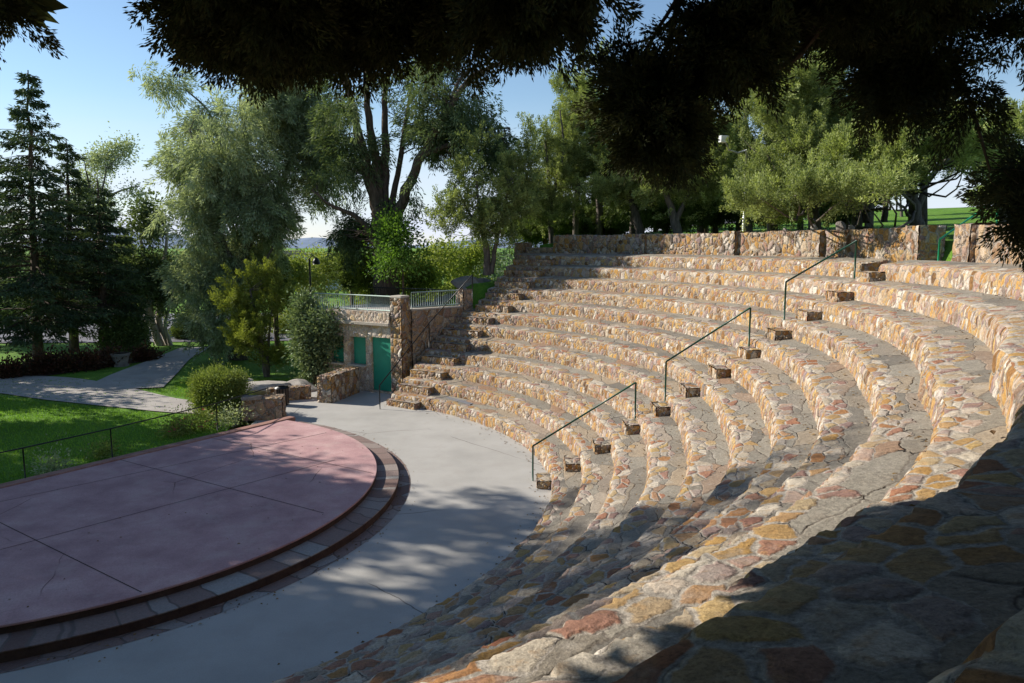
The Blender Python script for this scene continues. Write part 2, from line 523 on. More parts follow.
def delta(k, a_deg):
    o, s = ONS[k]
    d = np.maximum(0, o - np.asarray(a_deg, dtype=float))
    m = 1.05
    return m * np.tanh(s * d / m)


def rad_k(k, a):
    """radius of the riser of tier k at angle a (radians)"""
    return R0 + (k - 1) * T + delta(min(k, 14), np.degrees(a))


def smoothstep(x, a, b):
    t = np.clip((x - a) / (b - a), 0, 1)
    return t * t * (3 - 2 * t)


def terrain(x, y):
    x = np.asarray(x, dtype=float); y = np.asarray(y, dtype=float)
    dx, dy = x - CX, y - CY
    r = np.hypot(dx, dy)
    th = np.degrees(np.arctan2(dy, dx))
    th = np.where(th < -150, th + 360, th)
    west = -.05 - .010 * np.maximum(0, r - 8)
    plat = 5.72 + .072 * np.maximum(0, np.minimum(r, 62) - 21.5)
    w = 1 - smoothstep(th, 54, 92)
    w = w * smoothstep(th, -140, -112)
    under = -.75 + np.clip((r - R0) / T, -1, 12.5) * TH
    p = np.where(r < 19.6, np.minimum(under, plat), plat)
    p = np.where(r < R0, -.06, p)
    # north-west: gentle slope behind the stone house
    pn = np.where(th > 57, np.where(r < 15.5, -.06, west + (np.interp(th, [57, 63, 76], [4.5, 4.2, 3.0]) - west) * smoothstep(r, 15.2, 16.2)), p)
    p = np.where(th > 52, p + (pn - p) * smoothstep(th, 54, 60) * (1 - smoothstep(r, 20, 34)), p)
    z = west + (p - west) * w
    far = smoothstep(r, 62, 130)
    zf = -6.0
    return z + (zf - z) * far


def build_ground():
    rr = np.concatenate([np.linspace(0, 24, 60), np.geomspace(24.6, 4000, 90)])
    nt_ = 300
    an = np.linspace(-PI, PI, nt_, endpoint=False)
    Rg, Ag = np.meshgrid(rr, an, indexing='ij')
    X = CX + Rg * np.cos(Ag); Y = CY + Rg * np.sin(Ag)
    V = np.stack([X, Y, terrain(X, Y)], -1).reshape(-1, 3)
    i, j = np.meshgrid(np.arange(len(rr) - 1), np.arange(nt_), indexing='ij')
    Q = np.stack([i * nt_ + j, (i + 1) * nt_ + j, (i + 1) * nt_ + (j + 1) % nt_, i * nt_ + (j + 1) % nt_], -1).reshape(-1, 4)
    tag(np_mesh('ground', V, Q, M['grass'], smooth=True), kind='structure')


build_ground()

seating = thing('stone_seating', 'curved bank of twelve rubble stone seat tiers around the orchestra floor', 'stone seating', (CX, CY, 0))
A_NEAR, A_FAR = rad(-80), rad(59.5)


def ang_samples(R, a0, a1, kz):
    out = [a0]
    while out[-1] < a1:
        a = out[-1]
        d = math.hypot(CX + R * math.cos(a), CY + R * math.sin(a)) + abs(H - kz)
        out.append(a + min(max(d * .0042, .020), .075) / R)
    out[-1] = a1
    return np.array(out)


def tier_mesh(k, a0, a1, name, z0, z1, r_in, r_out, parent, nf=13, ntd=15, ends=True, mats=None, uoff=0.0, rough=.012):
    """riser + rounded nose + tread swept along the arc, with laid-stone unevenness"""
    A = ang_samples(R0 + (k - 1) * T, a0, a1, z1)
    ri = r_in(A); ro = r_out(A)
    h = z1 - z0 - SLOPE
    prof = []
    for i in range(nf): prof.append(('f', i / (nf - 1)))
    for i in range(ntd): prof.append(('t', i / (ntd - 1)))
    n, m = len(A), len(prof)
    u = np.concatenate([[0], np.cumsum(np.diff(A) * ((ri[1:] + ri[:-1]) / 2))]) + uoff
    P = np.zeros((n, m, 3)); UV = np.zeros((n, m, 2))
    edge = .035
    wob = np.interp(u, np.arange(u[0], u[-1] + .4, .33)[:max(2, int((u[-1] - u[0]) / .33) + 2)], rng.normal(0, rough, max(2, int((u[-1] - u[0]) / .33) + 2))) if u[-1] - u[0] > 1 else np.zeros(n)
    wz = np.interp(u, np.arange(u[0], u[-1] + .5, .41)[:max(2, int((u[-1] - u[0]) / .41) + 2)], rng.normal(0, rough * .7, max(2, int((u[-1] - u[0]) / .41) + 2))) if u[-1] - u[0] > 1 else np.zeros(n)
    for j, (kind, t) in enumerate(prof):
        if kind == 'f':
            rj = ri + .03 * t + wob * t
            zj = z0 - .03 + (h + .03 - edge) * t + wz * t
            if j == nf - 1: rj = rj + .012
            vv = t * h
        else:
            rj = ri + .06 + (ro - ri - .06) * t + wob * (1 - t)
            zj = np.full(n, z1 - SLOPE * (1 - t)) + wz * (1 - t) - (.008 if t == 0 else 0)
            vv = .05 + (ro - ri) * t
            vv = vv.mean() if hasattr(vv, 'mean') else vv
        P[:, j, 0] = CX + rj * np.cos(A); P[:, j, 1] = CY + rj * np.sin(A); P[:, j, 2] = zj
        UV[:, j, 0] = u; UV[:, j, 1] = vv
    idx = np.arange(n * m).reshape(n, m)
    Q = np.stack([idx[:-1, :-1], idx[:-1, 1:], idx[1:, 1:], idx[1:, :-1]], -1).reshape(-1, 4)
    mi = np.tile(np.array([0] * (nf) + [1] * (ntd - 1)), n - 1)
    # per-loop uv (the row across the nose belongs to the face)
    L = UV.reshape(-1, 2)[Q.ravel()]
    jj = np.tile(np.arange(m - 1), n - 1)
    nose = np.repeat(jj == nf - 1, 4).reshape(-1, 4)
    Lr = L.reshape(-1, 4, 2)
    Lr[nose[:, 0], 1, 1] = h + .05; Lr[nose[:, 0], 2, 1] = h + .05
    V = P.reshape(-1, 3)
    L = Lr.reshape(-1, 2)
    if ends:
        # masonry end walls
        extraV, extraQ, extraU = [], [], []
        base = len(V)
        for e, ia in ((0, 0), (1, n - 1)):
            a = A[ia]
            ne = 11
            rows = []
            rs_ = np.linspace(ri[ia] + .03, ro[ia], ne)
            for q in range(ne):
                for t in range(7):
                    zz = z0 - .03 + (h + SLOPE * q / (ne - 1) + .02) * t / 6
                    extraV.append((CX + rs_[q] * math.cos(a), CY + rs_[q] * math.sin(a), zz))
            for q in range(ne - 1):
                for t in range(6):
                    c = [base + q * 7 + t, base + (q + 1) * 7 + t, base + (q + 1) * 7 + t + 1, base + q * 7 + t + 1]
                    if e: c = c[::-1]
                    extraQ.append(c)
                    for ci in c:
                        w = ci - base
                        extraU.append((rs_[w // 7] + 3.7 * k + e, (w % 7) / 6 * h))
            base += ne * 7
        V = np.concatenate([V, np.array(extraV)])
        Q = np.concatenate([Q, np.array(extraQ)])
        L = np.concatenate([L, np.array(extraU)])
        mi = np.concatenate([mi, np.zeros(len(extraQ), dtype=int)])
    return np_mesh(name, V, Q, mats or [M['face'], M['tread']], uv=L, mi=mi, smooth=True, parent=parent)


AY0, AY1 = 16.62, 17.30        # the aisle of half steps (runs along +x from the centre)
for k in range(1, 13):
    r_in = lambda A, k=k: rad_k(k, A)
    r_out = lambda A, k=k: rad_k(k + 1, A) + .07
    if k < 12:
        tier_mesh(k, A_NEAR, A_FAR if k < 8 else rad(57), 'seat_tier', (k - 1) * TH, k * TH, r_in, r_out, seating, uoff=k * 41.3, mats=[M['facenear' if k >= 11 else 'face'], M['treadnear' if k >= 10 else 'tread']])
    else:
        R = R0 + 11 * T
        g0 = math.asin((16.95 - CY) / R); g1 = math.asin((17.75 - CY) / R)
        tier_mesh(k, A_NEAR, g0, 'seat_tier', 11 * TH, 12 * TH, r_in, r_out, seating, uoff=911.0, mats=[M['facenear'], M['treadnear']])
        tier_mesh(k, g1, rad(57), 'seat_tier', 11 * TH, 12 * TH, r_in, r_out, seating, uoff=977.0)


def half_step(ra, rb, y_a, y_b, z0, z1, parent, rot, name, seed):
    """block standing on a tread: radial span ra..rb, tangential span y_a..y_b in a frame turned by rot"""
    g = 7
    V, Q, U, mi = [], [], [], []
    ca, sa = math.cos(rot), math.sin(rot)

    def face(fn, lu, lv, mid):
        b = len(V)
        nu = max(4, int(lu / .05)); nv = max(4, int(lv / .05))
        for i in range(nu + 1):
            for j in range(nv + 1):
                rr_, tt, zz = fn(i / nu, j / nv)
                V.append((CX + rr_ * ca - tt * sa, CY + rr_ * sa + tt * ca, zz))
        for i in range(nu):
            for j in range(nv):
                c = (b + i * (nv + 1) + j, b + (i + 1) * (nv + 1) + j, b + (i + 1) * (nv + 1) + j + 1, b + i * (nv + 1) + j + 1)
                Q.append(c)
                for (di, dj) in ((0, 0), (1, 0), (1, 1), (0, 1)):
                    U.append((seed * 7.3 + (i + di) / nu * lu, (.02 if mid == 0 else .05) + (j + dj) / nv * lv))
                mi.append(mid)
    dr, dt, dz = rb - ra, y_b - y_a, z1 - z0
    face(lambda p, q: (ra, y_b - p * dt, z0 + q * dz), dt, dz, 0)
    face(lambda p, q: (ra + p * dr, y_a, z0 + q * dz), dr, dz, 0)
    face(lambda p, q: (rb - p * dr, y_b, z0 + q * dz), dr, dz, 0)
    face(lambda p, q: (ra + q * dr, y_b - p * dt, z1), dt, dr, 1)
    V_ = np.array(V)
    return np_mesh(name, V_, np.array(Q), [M['face'], M['tread']], uv=np.array(U), mi=mi, smooth=False, parent=parent)


for k in range(0, 12):
    rb = R0 + k * T + .04
    half_step(rb - T * .52 - rng.uniform(0, .05), rb, AY0 - CY + rng.uniform(-.03, .03), AY1 - CY + rng.uniform(-.03, .03), k * TH - .12, k * TH + .165 + rng.uniform(-.02, .02), seating, 0.0, 'aisle_step', k)

# stairs between the house's side wall and the ends of the tiers
for k in range(0, 12):
    rb = R0 + k * T + .04
    th_in, th_out = (rad(52.0), rad(59.0)) if k < 7 else (rad(50.5), rad(56.5))
    mid = (th_in + th_out) / 2
    half = (th_out - th_in) / 2 * rb
    half_step(rb - T * .55, rb, -half, half, k * TH - .12, k * TH + TH * .45, seating, mid, 'stair_step', 20 + k)

# grey sheet let into the first tread
a = rad(46.0)
sh = MB()
pts2 = [at(446, 407, 25.1), at(468, 404, 25.6), at(485, 410.5, 24.6), at(470, 419.5, 23.9)]
sh.prism([(p[0], p[1]) for p in pts2][::-1], TH - SLOPE + .06, TH - SLOPE + .085)
tag(sh.build('drain_cover', M['matgrey']), 'flat dark grey cover lying on the lowest seat tier', 'cover')


# ------------------------------------------------------------------ back wall, walkway
def arc_wall(name, label, a0, a1, r_face, thick, z0, z1, mat, piers=(), cap=True, wedge=0.0):
    root = thing(name, label, 'wall', (CX + r_face * math.cos((a0 + a1) / 2), CY + r_face * math.sin((a0 + a1) / 2), z0))

    def seg(nm, b0, b1, ri_, ro_, za, zb, off):
        n = max(3, int((b1 - b0) * ri_ / .06)); m = max(4, int((zb - za) / .06)); w = max(2, int((ro_ - ri_) / .08))
        A = np.linspace(b0, b1, n)
        path = [(ri_, za + (zb - za) * i / (m - 1)) for i in range(m)] + [(ri_ + (ro_ - ri_) * i / w, zb) for i in range(1, w + 1)] + [(ro_, zb + (za - zb) * i / (m - 1)) for i in range(1, m)]
        d = np.concatenate([[0], np.cumsum([math.hypot(path[i + 1][0] - path[i][0], path[i + 1][1] - path[i][1]) for i in range(len(path) - 1)])])
        ext = np.interp(np.degrees(A), [-90, -60, -39, 90], [1.02, 1.0, 0, 0])
        wz = np.interp(A * ri_, np.arange(A[0] * ri_, A[-1] * ri_ + .6, .45), rng.normal(0, .014, len(np.arange(A[0] * ri_, A[-1] * ri_ + .6, .45)))) if n > 6 else np.zeros(n)
        P = np.zeros((n, len(path), 3)); U = np.zeros((n, len(path), 2))
        for j, (rj, zj) in enumerate(path):
            P[:, j, 0] = CX + (rj + ext) * np.cos(A); P[:, j, 1] = CY + (rj + ext) * np.sin(A)
            P[:, j, 2] = zj + (wz if zj >= zb - .01 else 0)
            U[:, j, 0] = A * ri_ + off; U[:, j, 1] = d[j]
        q = np.arange(n * len(path)).reshape(n, -1)
        Q = [np.stack([q[:-1, :-1], q[:-1, 1:], q[1:, 1:], q[1:, :-1]], -1).reshape(-1, 4)]
        V = P.reshape(-1, 3)
        L = [U.reshape(-1, 2)[Q[0].ravel()]]
        base = len(V); Vx = []
        for e, b in ((0, b0), (1, b1)):
            x_ = float(np.interp(math.degrees(b), [-90, -60, -39, 90], [1.02, 1.0, 0, 0]))
            g = [(ri_ + (ro_ - ri_) * i / w, za + (zb - za) * j / (m - 1)) for i in range(w + 1) for j in range(m)]
            for rr_, zz in g: Vx.append((CX + (rr_ + x_) * math.cos(b), CY + (rr_ + x_) * math.sin(b), zz))
            qq, uu = [], []
            for i in range(w):
                for j in range(m - 1):
                    c = [i * m + j, (i + 1) * m + j, (i + 1) * m + j + 1, i * m + j + 1]
                    if e: c = c[::-1]
                    qq.append([base + t for t in c]); uu += [(g[t][0] + off + 5.5, g[t][1]) for t in c]
            Q.append(np.array(qq)); L.append(np.array(uu)); base += len(g)
        np_mesh(nm, np.concatenate([V, np.array(Vx)]), np.concatenate(Q), mat, uv=np.concatenate(L), smooth=False, parent=root)
    seg('masonry', a0, a1, r_face, r_face + thick, z0, z1, 13.0 + a0 * 50)
    for (b0, b1, out, up) in piers:
        seg('pier', b0, b1, r_face - out, r_face + thick + .03, z0, z1 + up, 70 + b0 * 90)
    return root


RW = 19.32
ang_at = lambda u: None


def wall_angle(u, r=RW):
    """angle where the sight line of column u meets the circle of radius r"""
    c = (u - 512) / F
    b = -(c * CX + CY); A2 = 1 + c * c
    y = (-b + math.sqrt(max(b * b - A2 * (CX * CX + CY * CY - r * r), 0))) / A2
    return math.atan2(y - CY, c * y - CX)


w_l = arc_wall('stone_wall', 'long curved rubble stone wall behind the top tier, ending at the entrance', wall_angle(920), wall_angle(553), RW, .45, 4.6, 6.03, M['wall'],
               piers=[(wall_angle(736), wall_angle(724), .14, .06), (wall_angle(822), wall_angle(818), .16, -.02), (wall_angle(920.3), wall_angle(907), .12, .05), (wall_angle(645), wall_angle(640), .08, 0.02)])
w_r = arc_wall('stone_wall', 'rubble stone wall under the overhanging branches, right of the entrance steps', rad(-80), wall_angle(957), RW, .45, 4.6, 5.98, M['wallcoarse'],
               piers=[(wall_angle(972), wall_angle(956), .12, .05)])
w_b = arc_wall('stone_wall', 'low shaded rubble stone wall at the far end of the top tier', wall_angle(552), rad(59), RW + .1, .4, 4.6, 5.5, M['wallcoarse'], piers=[(rad(57.6), rad(59.2), .1, .25)])
walk = MB()
n = 160
AA = np.linspace(rad(-80), rad(57), n)
ro = np.interp(np.degrees(AA), [-80, -60, -39, 60], [1.02, 1.0, 0, 0])
V = []
for i in range(n):
    for rr_ in (18.2, 20.2):
        V.append((CX + (rr_ + ro[i]) * math.cos(AA[i]), CY + (rr_ + ro[i]) * math.sin(AA[i]), 4.825))
walk.add(V, [(2 * i, 2 * i + 1, 2 * i + 3, 2 * i + 2) for i in range(n - 1)])
tag(walk.build('walkway', M['path']), kind='structure')
# entrance steps up to the lawn
st = thing('stone_steps', 'short flight of stone steps rising through the gap in the back wall', 'steps', (9.9, 16.6, 4.82))
for i in range(5):
    s_ = MB()
    a_ = (wall_angle(930) + wall_angle(955)) / 2
    rr_ = RW + .25 + i * .34
    s_.box((CX + rr_ * math.cos(a_), CY + rr_ * math.sin(a_), 4.83 + .09 + i * .18), (.40, 1.5, .18), a_, .008)
    s_.build('tread', M['slab'], st, bevel=.015)


# ------------------------------------------------------------------ floor and stage
fl = MB()
an = np.linspace(0, 2 * PI, 160, endpoint=False)
SX, SY = -10.0, 16.05
poly = []
for a in np.linspace(rad(-100), rad(62), 120): poly.append((CX + (R0 + .25) * math.cos(a), CY + (R0 + .25) * math.sin(a)))
for p in [(-4.1, 29.0), (-8.6, 30.2), (-9.3, 27.3), (-8.35, 25.2), (-8.6, 23.6), (-7.6, 21.6), (-7.6, 21.0), (-11.1, 15.75), (-15.2, 9.65), (-17, 6.9)]: poly.append(p)
V = [(x, y, 0.0) for x, y in poly]
fl.add(V + [(-8.0, 16.0, 0.0)], [(i, (i + 1) % len(V), len(V)) for i in range(len(V))])
tag(fl.build('orchestra_floor', M['concrete']), kind='structure')

stage = thing('stage', 'half round red concrete stage with two curved steps along its front', 'stage', (SX, SY, 0))
CHD = np.array([4.24, 6.31]); CHD = CHD / np.linalg.norm(CHD)
P1 = np.array([-11.246, 15.711])


def half_disc(r):
    """arc of radius r cut by the back line of the stage"""
    c = np.array([SX, SY]); w = P1 - c
    b = float(w @ CHD); q = float(w @ w) - r * r
    d = math.sqrt(b * b - q)
    e0 = P1 + CHD * (-b - d); e1 = P1 + CHD * (-b + d)
    a0 = math.atan2(e0[1] - SY, e0[0] - SX); a1 = math.atan2(e1[1] - SY, e1[0] - SX)
    if a0 > a1: a0 -= 2 * PI
    return [(SX + r * math.cos(a), SY + r * math.sin(a)) for a in np.linspace(a0, a1, 140)]


ring = MB()
o_, i_ = half_disc(7.65), half_disc(7.2)
n = len(o_)
ring.add([(x, y, .005) for x, y in o_] + [(x, y, .005) for x, y in i_], [(i, i + 1, n + i + 1, n + i) for i in range(n - 1)])


def flag_uv(o, c=(SX, SY)):
    me = o.data
    l = me.uv_layers.new(name='UVMap')
    for lp in me.loops:
        v = me.vertices[lp.vertex_index].co
        a = math.atan2(v[1] - c[1], v[0] - c[0]); r = math.hypot(v[0] - c[0], v[1] - c[1])
        l.data[lp.index].uv = (a * 7.2, r + v[2])


def flag_mat():
    nt = NT('step_flagstones')
    v = warp(nt, nt.uv(), 3.0, .08)
    v = nt.vscale(v, (1.9, 2.6, 1))
    f1 = nt.vor(v, 'F1', 1, .9); ed = nt.vor(v, 'DISTANCE_TO_EDGE', 1, .9).outputs['Distance']
    r = cellrand(nt, f1)
    fine = nt.noise(nt.geo(), 28, 5, .65)
    col = nt.ramp(r, [(0, (.14, .085, .07)), (.3, (.235, .165, .14)), (.55, (.21, .15, .13)), (.8, (.28, .225, .195)), (.95, (.29, .265, .24)), (1, (.42, .40, .37))])
    col = nt.mix(.6, col, nt.ramp(fine, [(.25, (.55, .55, .55)), (.75, (1.3, 1.3, 1.3))]), 'MULTIPLY')
    col = nt.mix(nt.smooth(ed, .015, .05), (.13, .10, .085), col)
    nt.bsdf(col, .85, bump=nt.math('ADD', nt.smooth(ed, 0, .06), fine), bstr=.6, bdist=.012)
    return nt.m


M['flag'] = flag_mat()
o = ring.build('paving_ring', M['flag'], stage); flag_uv(o)
s2 = MB(); s2.prism(half_disc(7.36), -.02, .15)
s2.build('step', M['riser'], stage)  # sides coloured dark to stand for the shadow under the tread
s3 = MB(); s3.prism(half_disc(7.375), .1505, .172)
o = s3.build('step_tread', M['flag'], stage, bevel=.006); flag_uv(o)
s1 = MB(); s1.prism(half_disc(6.84), .10, .275)
s1.build('riser', M['riser'], stage)
s0 = MB(); s0.prism(half_disc(6.86), .2755, .315)
s0.build('platform', M['stage'], stage, bevel=.012)
# saw cuts in the stage top
cut = MB()
for (p, q) in (((-9.9, 18.0), (-3.75, 14.2)), ((-12.4, 13.0), (-5.3, 20.6)), ((-10.9, 10.1), (-4.4, 17.9)), ((-8.6, 20.2), (-3.25, 16.8)), ((-11.6, 14.9), (-5.7, 10.8))):
    p = np.array(p); q = np.array(q); d = (q - p) / np.linalg.norm(q - p); nrm = np.array([-d[1], d[0]]) * .009
    c = [p + nrm, q + nrm, q - nrm, p - nrm]
    cut.add([(x, y, .3185) for x, y in c], [(3, 2, 1, 0)])
cut.build('saw_cut', M['riser'], stage)
cp = MB()
e0 = np.array(half_disc(7.36)[0]); e1 = np.array(half_disc(7.2)[-1])
back = np.array([-CHD[1], CHD[0]])
c = [e0, e1, e1 + back * .28, e0 + back * .28]
cp.prism([tuple(x) for x in c], -.25, .345)
cp.build('coping', M['coping'], stage, bevel=.02)


# ------------------------------------------------------------------ handrails
def handrail(label, pts_base, hts, mat, rad_=.021, group=None, extra=None, name='handrail'):
    root = thing(name, label, 'handrail', pts_base[0], group)
    tops = [np.array(b) + np.array([0, 0, h_]) for b, h_ in zip(pts_base, hts)]
    for b, t in zip(pts_base, tops):
        m = MB(); m.tube([np.array(b) - np.array([0, 0, .05]), t + np.array([0, 0, 0.0])], [rad_, rad_], 10); m.build('post', mat, root, True)
    line = list(tops)
    if extra is not None: line = line + [np.array(e) for e in extra]
    m = MB(); m.tube(line, [rad_] * len(line), 10); m.build('rail', mat, root, True)
    return root


G = 'green pipe handrails along the middle aisle'
yb = 17.22
handrail('green pipe handrail at the foot of the middle aisle, standing on the orchestra floor', [(.50, yb, 0), (2.93, yb + .02, 3.5 * TH)], (.86, .86), M['greenrail'], group=G)
handrail('green pipe handrail halfway up the middle aisle', [(3.63, yb, 4.5 * TH), (5.58, yb + .05, 7.5 * TH)], (.92, .87), M['greenrail'], group=G)
handrail('green pipe handrail at the top of the middle aisle, ending at the walkway', [(6.40, yb + .1, 8.5 * TH), (8.22, yb + .6, 11 * TH)], (1.03, .88), M['greenrail'], group=G)
e_ = at(938, 264, 16.6)
M['brightgreen'] = paint_mat('bright_green_rail', (.02, .30, .14), .35, .1)
handrail('bright green pipe handrail beside the entrance steps in the back wall', [(e_[0], e_[1], 4.82), (e_[0] + 1.75, e_[1] + .8, 5.85)], (.93, .85), M['brightgreen'])
handrail('thin black handrail beside the stairs next to the stone house', [(-4.57, 25.1, 0), (-3.05, 27.05, 4.4 * TH), (-1.55, 29.0, 8.2 * TH)], (.83, .85, .88), M['blackmetal'], .02)
pp = [(-12.9, 13.4, .345), (-10.98, 16.27, .345), (-9.93, 18.02, .345), (-8.42, 20.9, .345)]
bk = back * .16
pp = [(p[0] + bk[0], p[1] + bk[1], .34) for p in pp]
t_ = at(268, 388, 23.9)
handrail('long thin black guard rail along the straight back edge of the stage', pp, (.70, .71, .72, .75), M['blackmetal'], .016, extra=[tuple(t_)], name='guard_rail')

# ------------------------------------------------------------------ the stone house
D = np.array([-.86, .51]); D /= np.linalg.norm(D)
N = np.array([-D[1], D[0]]); N = -N if N[1] > 0 else N      # outward (towards the camera)
B0 = np.array([-4.55, 27.66])
fp = lambda s, out=0.0: B0 + D * s + N * out
house = thing('stone_house', 'low flat roofed rubble stone house with green door and shutters beside the stairs', 'house', (fp(2)[0], fp(2)[1], 0))


def plane_grid(p0, ex, ez, lx, lz, holes=(), step=.06):
    """wall face grid with rectangular holes; returns V, Q, UV"""
    xs = sorted(set(np.round(np.concatenate([np.linspace(0, lx, max(2, int(lx / step)))] + [np.array(h[:2]) for h in holes]), 4)))
    zs = sorted(set(np.round(np.concatenate([np.linspace(0, lz, max(2, int(lz / step)))] + [np.array(h[2:]) for h in holes]), 4)))
    V, U = [], []
    for x in xs:
        for z in zs:
            V.append(np.array(p0) + np.array(ex) * x + np.array(ez) * z); U.append((x, z))
    m = len(zs); Q = []
    for i in range(len(xs) - 1):
        for j in range(m - 1):
            cx_, cz_ = (xs[i] + xs[i + 1]) / 2, (zs[j] + zs[j + 1]) / 2
            if any(h[0] < cx_ < h[1] and h[2] < cz_ < h[3] for h in holes): continue
            Q.append((i * m + j, (i + 1) * m + j, (i + 1) * m + j + 1, i * m + j + 1))
    return np.array(V), np.array(Q), np.array(U)


HW = 4.1
holes = [(.03, .98, .08, 2.15), (1.27, 2.05, 1.02, 2.10), (2.42, 3.15, 1.02, 2.10)]
p0 = np.array([*fp(0), -.05])
V1, Q1, U1 = plane_grid(p0, [*D, 0], [0, 0, 1], HW, 2.66, [(h[0], h[1], h[2] + .05, h[3] + .05) for h in holes])
Q1 = Q1[:, ::-1]
# reveals of the openings
Vr, Qr, Ur = [], [], []
dep = .24
for h in holes:
    for (s0_, z0_, s1_, z1_) in ((h[0], h[2], h[0], h[3]), (h[0], h[3], h[1], h[3]), (h[1], h[3], h[1], h[2]), (h[1], h[2], h[0], h[2])):
        b = len(V1) + len(Vr)
        for i in range(6):
            for o_d in (0, dep / 2, dep):
                s_, z_ = s0_ + (s1_ - s0_) * i / 5, z0_ + (z1_ - z0_) * i / 5
                q = fp(s_, -o_d)
                Vr.append((q[0], q[1], z_)); Ur.append((s_ + o_d, z_))
        for i in range(5):
            for j in range(2):
                Qr.append((b + i * 3 + j, b + i * 3 + j + 1, b + (i + 1) * 3 + j + 1, b + (i + 1) * 3 + j))
# side wall far end and backing
V2, Q2, U2 = plane_grid(np.array([*fp(HW), -.05]), [*(-N), 0], [0, 0, 1], 3.2, 2.66)
Q2 = Q2[:, ::-1]
np_mesh('wall', np.concatenate([V1, np.array(Vr), V2]), np.concatenate([Q1, np.array(Qr), Q2 + len(V1) + len(Vr)]), M['house'],
        uv=np.concatenate([U1, np.array(Ur), U2 + 9]), parent=house)
fascia = MB()


def slab_poly(s0_, s1_, o0, o1):
    return [tuple(fp(s0_, o0)), tuple(fp(s1_, o0)), tuple(fp(s1_, o1)), tuple(fp(s0_, o1))]


fascia.prism(slab_poly(.02, HW + .12, .14, -3.4), 2.60, 2.72)
fascia.build('roof_slab', M['slab'], house, bevel=.015)
Vp, Qp, Up = plane_grid(np.array([*fp(.02, .06), 2.72]), [*D, 0], [0, 0, 1], HW, .40)
Vq, Qq, Uq = plane_grid(np.array([*fp(.02, .06), 3.12]), [*D, 0], [*(-N), 0], HW, .35)
np_mesh('parapet', np.concatenate([Vp, Vq]), np.concatenate([Qp[:, ::-1], Qq[:, ::-1] + len(Vp)]), M['house'], uv=np.concatenate([Up + 4, Uq + 8]), parent=house)
deck = MB(); deck.prism(slab_poly(.02, HW + .1, -.28, -3.6), 2.7, 3.06); deck.build('roof_terrace', M['path'], house)
dr = MB()
c = (fp(.03, -.10) + fp(.98, -.10)) / 2
rzD = math.atan2(D[1], D[0])
dr.box((c[0], c[1], 1.115), (.95, .05, 2.06), rzD)
door = dr.build('door', M['green'], house, bevel=.008)
for zz in (.35, 1.1, 1.9):
    m = MB(); q = fp(.505, -.065); m.box((q[0], q[1], zz), (.93, .02, .10), rzD); m.build('batten', M['green'], door, bevel=.004)
m = MB(); q = fp(.14, -.04); m.box((q[0], q[1], 1.08), (.14, .03, .035), rzD); m.box((q[0], q[1], 1.08), (.03, .06, .10), rzD); m.build('handle', M['greymetal'], door)
for h in holes[1:]:
    c = (fp(h[0], -.2) + fp(h[1], -.2)) / 2
    m = MB(); m.box((c[0], c[1], (h[2] + h[3]) / 2), (h[1] - h[0], .04, h[3] - h[2]), rzD); sh_ = m.build('shutter', M['green'], house, bevel=.006)
    m = MB()
    for i in range(1, 4):
        q = fp(h[0] + (h[1] - h[0]) * i / 4, -.178); m.box((q[0], q[1], (h[2] + h[3]) / 2), (.012, .008, h[3] - h[2] - .05), rzD)
    m.build('seam', M['recess'], sh_)
    m = MB(); q = (fp(h[0], .03) + fp(h[1], .03)) / 2; m.box((q[0], q[1], h[2] - .035), (h[1] - h[0] + .1, .22, .07), rzD); m.build('sill', M['slab'], house, bevel=.012)
# lamp above the window
lp = MB(); q = fp(1.72, .10); lp.tube([(*fp(1.72, .0), 2.26), (*fp(1.72, .14), 2.30), (*fp(1.70, .22), 2.24)], [.022, .022, .022], 8)
lamp = lp.build('wall_lamp', M['white'], house, True)
m = MB(); q = fp(1.70, .22); m.tube([(q[0], q[1], 2.27), (q[0], q[1], 2.20), (q[0], q[1], 2.12)], [.04, .10, .15], 14); m.build('shade', M['white'], lamp, True)


def masonry_box(name, label, cat, centre, size, rz, mat, parent=None, z0=0.0, cap=None, group=None, taper=0.0, disp_sub=.06):
    """block of rubble masonry with a fine grid so the stones stand out"""
    sx, sy, sz = size
    ca, sa = math.cos(rz), math.sin(rz)
    V, Q, U = [], [], []

    def face(o, ex, ez, lx, lz, off):
        b = len(V)
        nx, nz = max(2, int(lx / disp_sub)), max(2, int(lz / disp_sub))
        for i in range(nx + 1):
            for j in range(nz + 1):
                p = np.array(o) + np.array(ex) * lx * i / nx + np.array(ez) * lz * j / nz
                f = 1 - taper * (p[2] / sz)
                x, y = p[0] * f, p[1] * f
                V.append((centre[0] + x * ca - y * sa, centre[1] + x * sa + y * ca, z0 + p[2])); U.append((lx * i / nx + off, lz * j / nz))
        for i in range(nx):
            for j in range(nz):
                Q.append((b + i * (nz + 1) + j, b + (i + 1) * (nz + 1) + j, b + (i + 1) * (nz + 1) + j + 1, b + i * (nz + 1) + j + 1))
    x, y = sx / 2, sy / 2
    face((-x, -y, 0), (1, 0, 0), (0, 0, 1), sx, sz, 0)
    face((x, -y, 0), (0, 1, 0), (0, 0, 1), sy, sz, 5)
    face((x, y, 0), (-1, 0, 0), (0, 0, 1), sx, sz, 10)
    face((-x, y, 0), (0, -1, 0), (0, 0, 1), sy, sz, 15)
    face((-x, -y, sz), (1, 0, 0), (0, 1, 0), sx, sy, 20)
    off = rng.uniform(0, 50)
    o = np_mesh(name, V, Q, mat, uv=np.array(U) + off, smooth=False, parent=parent)
    if parent is None: tag(o, label, cat, group)
    return o


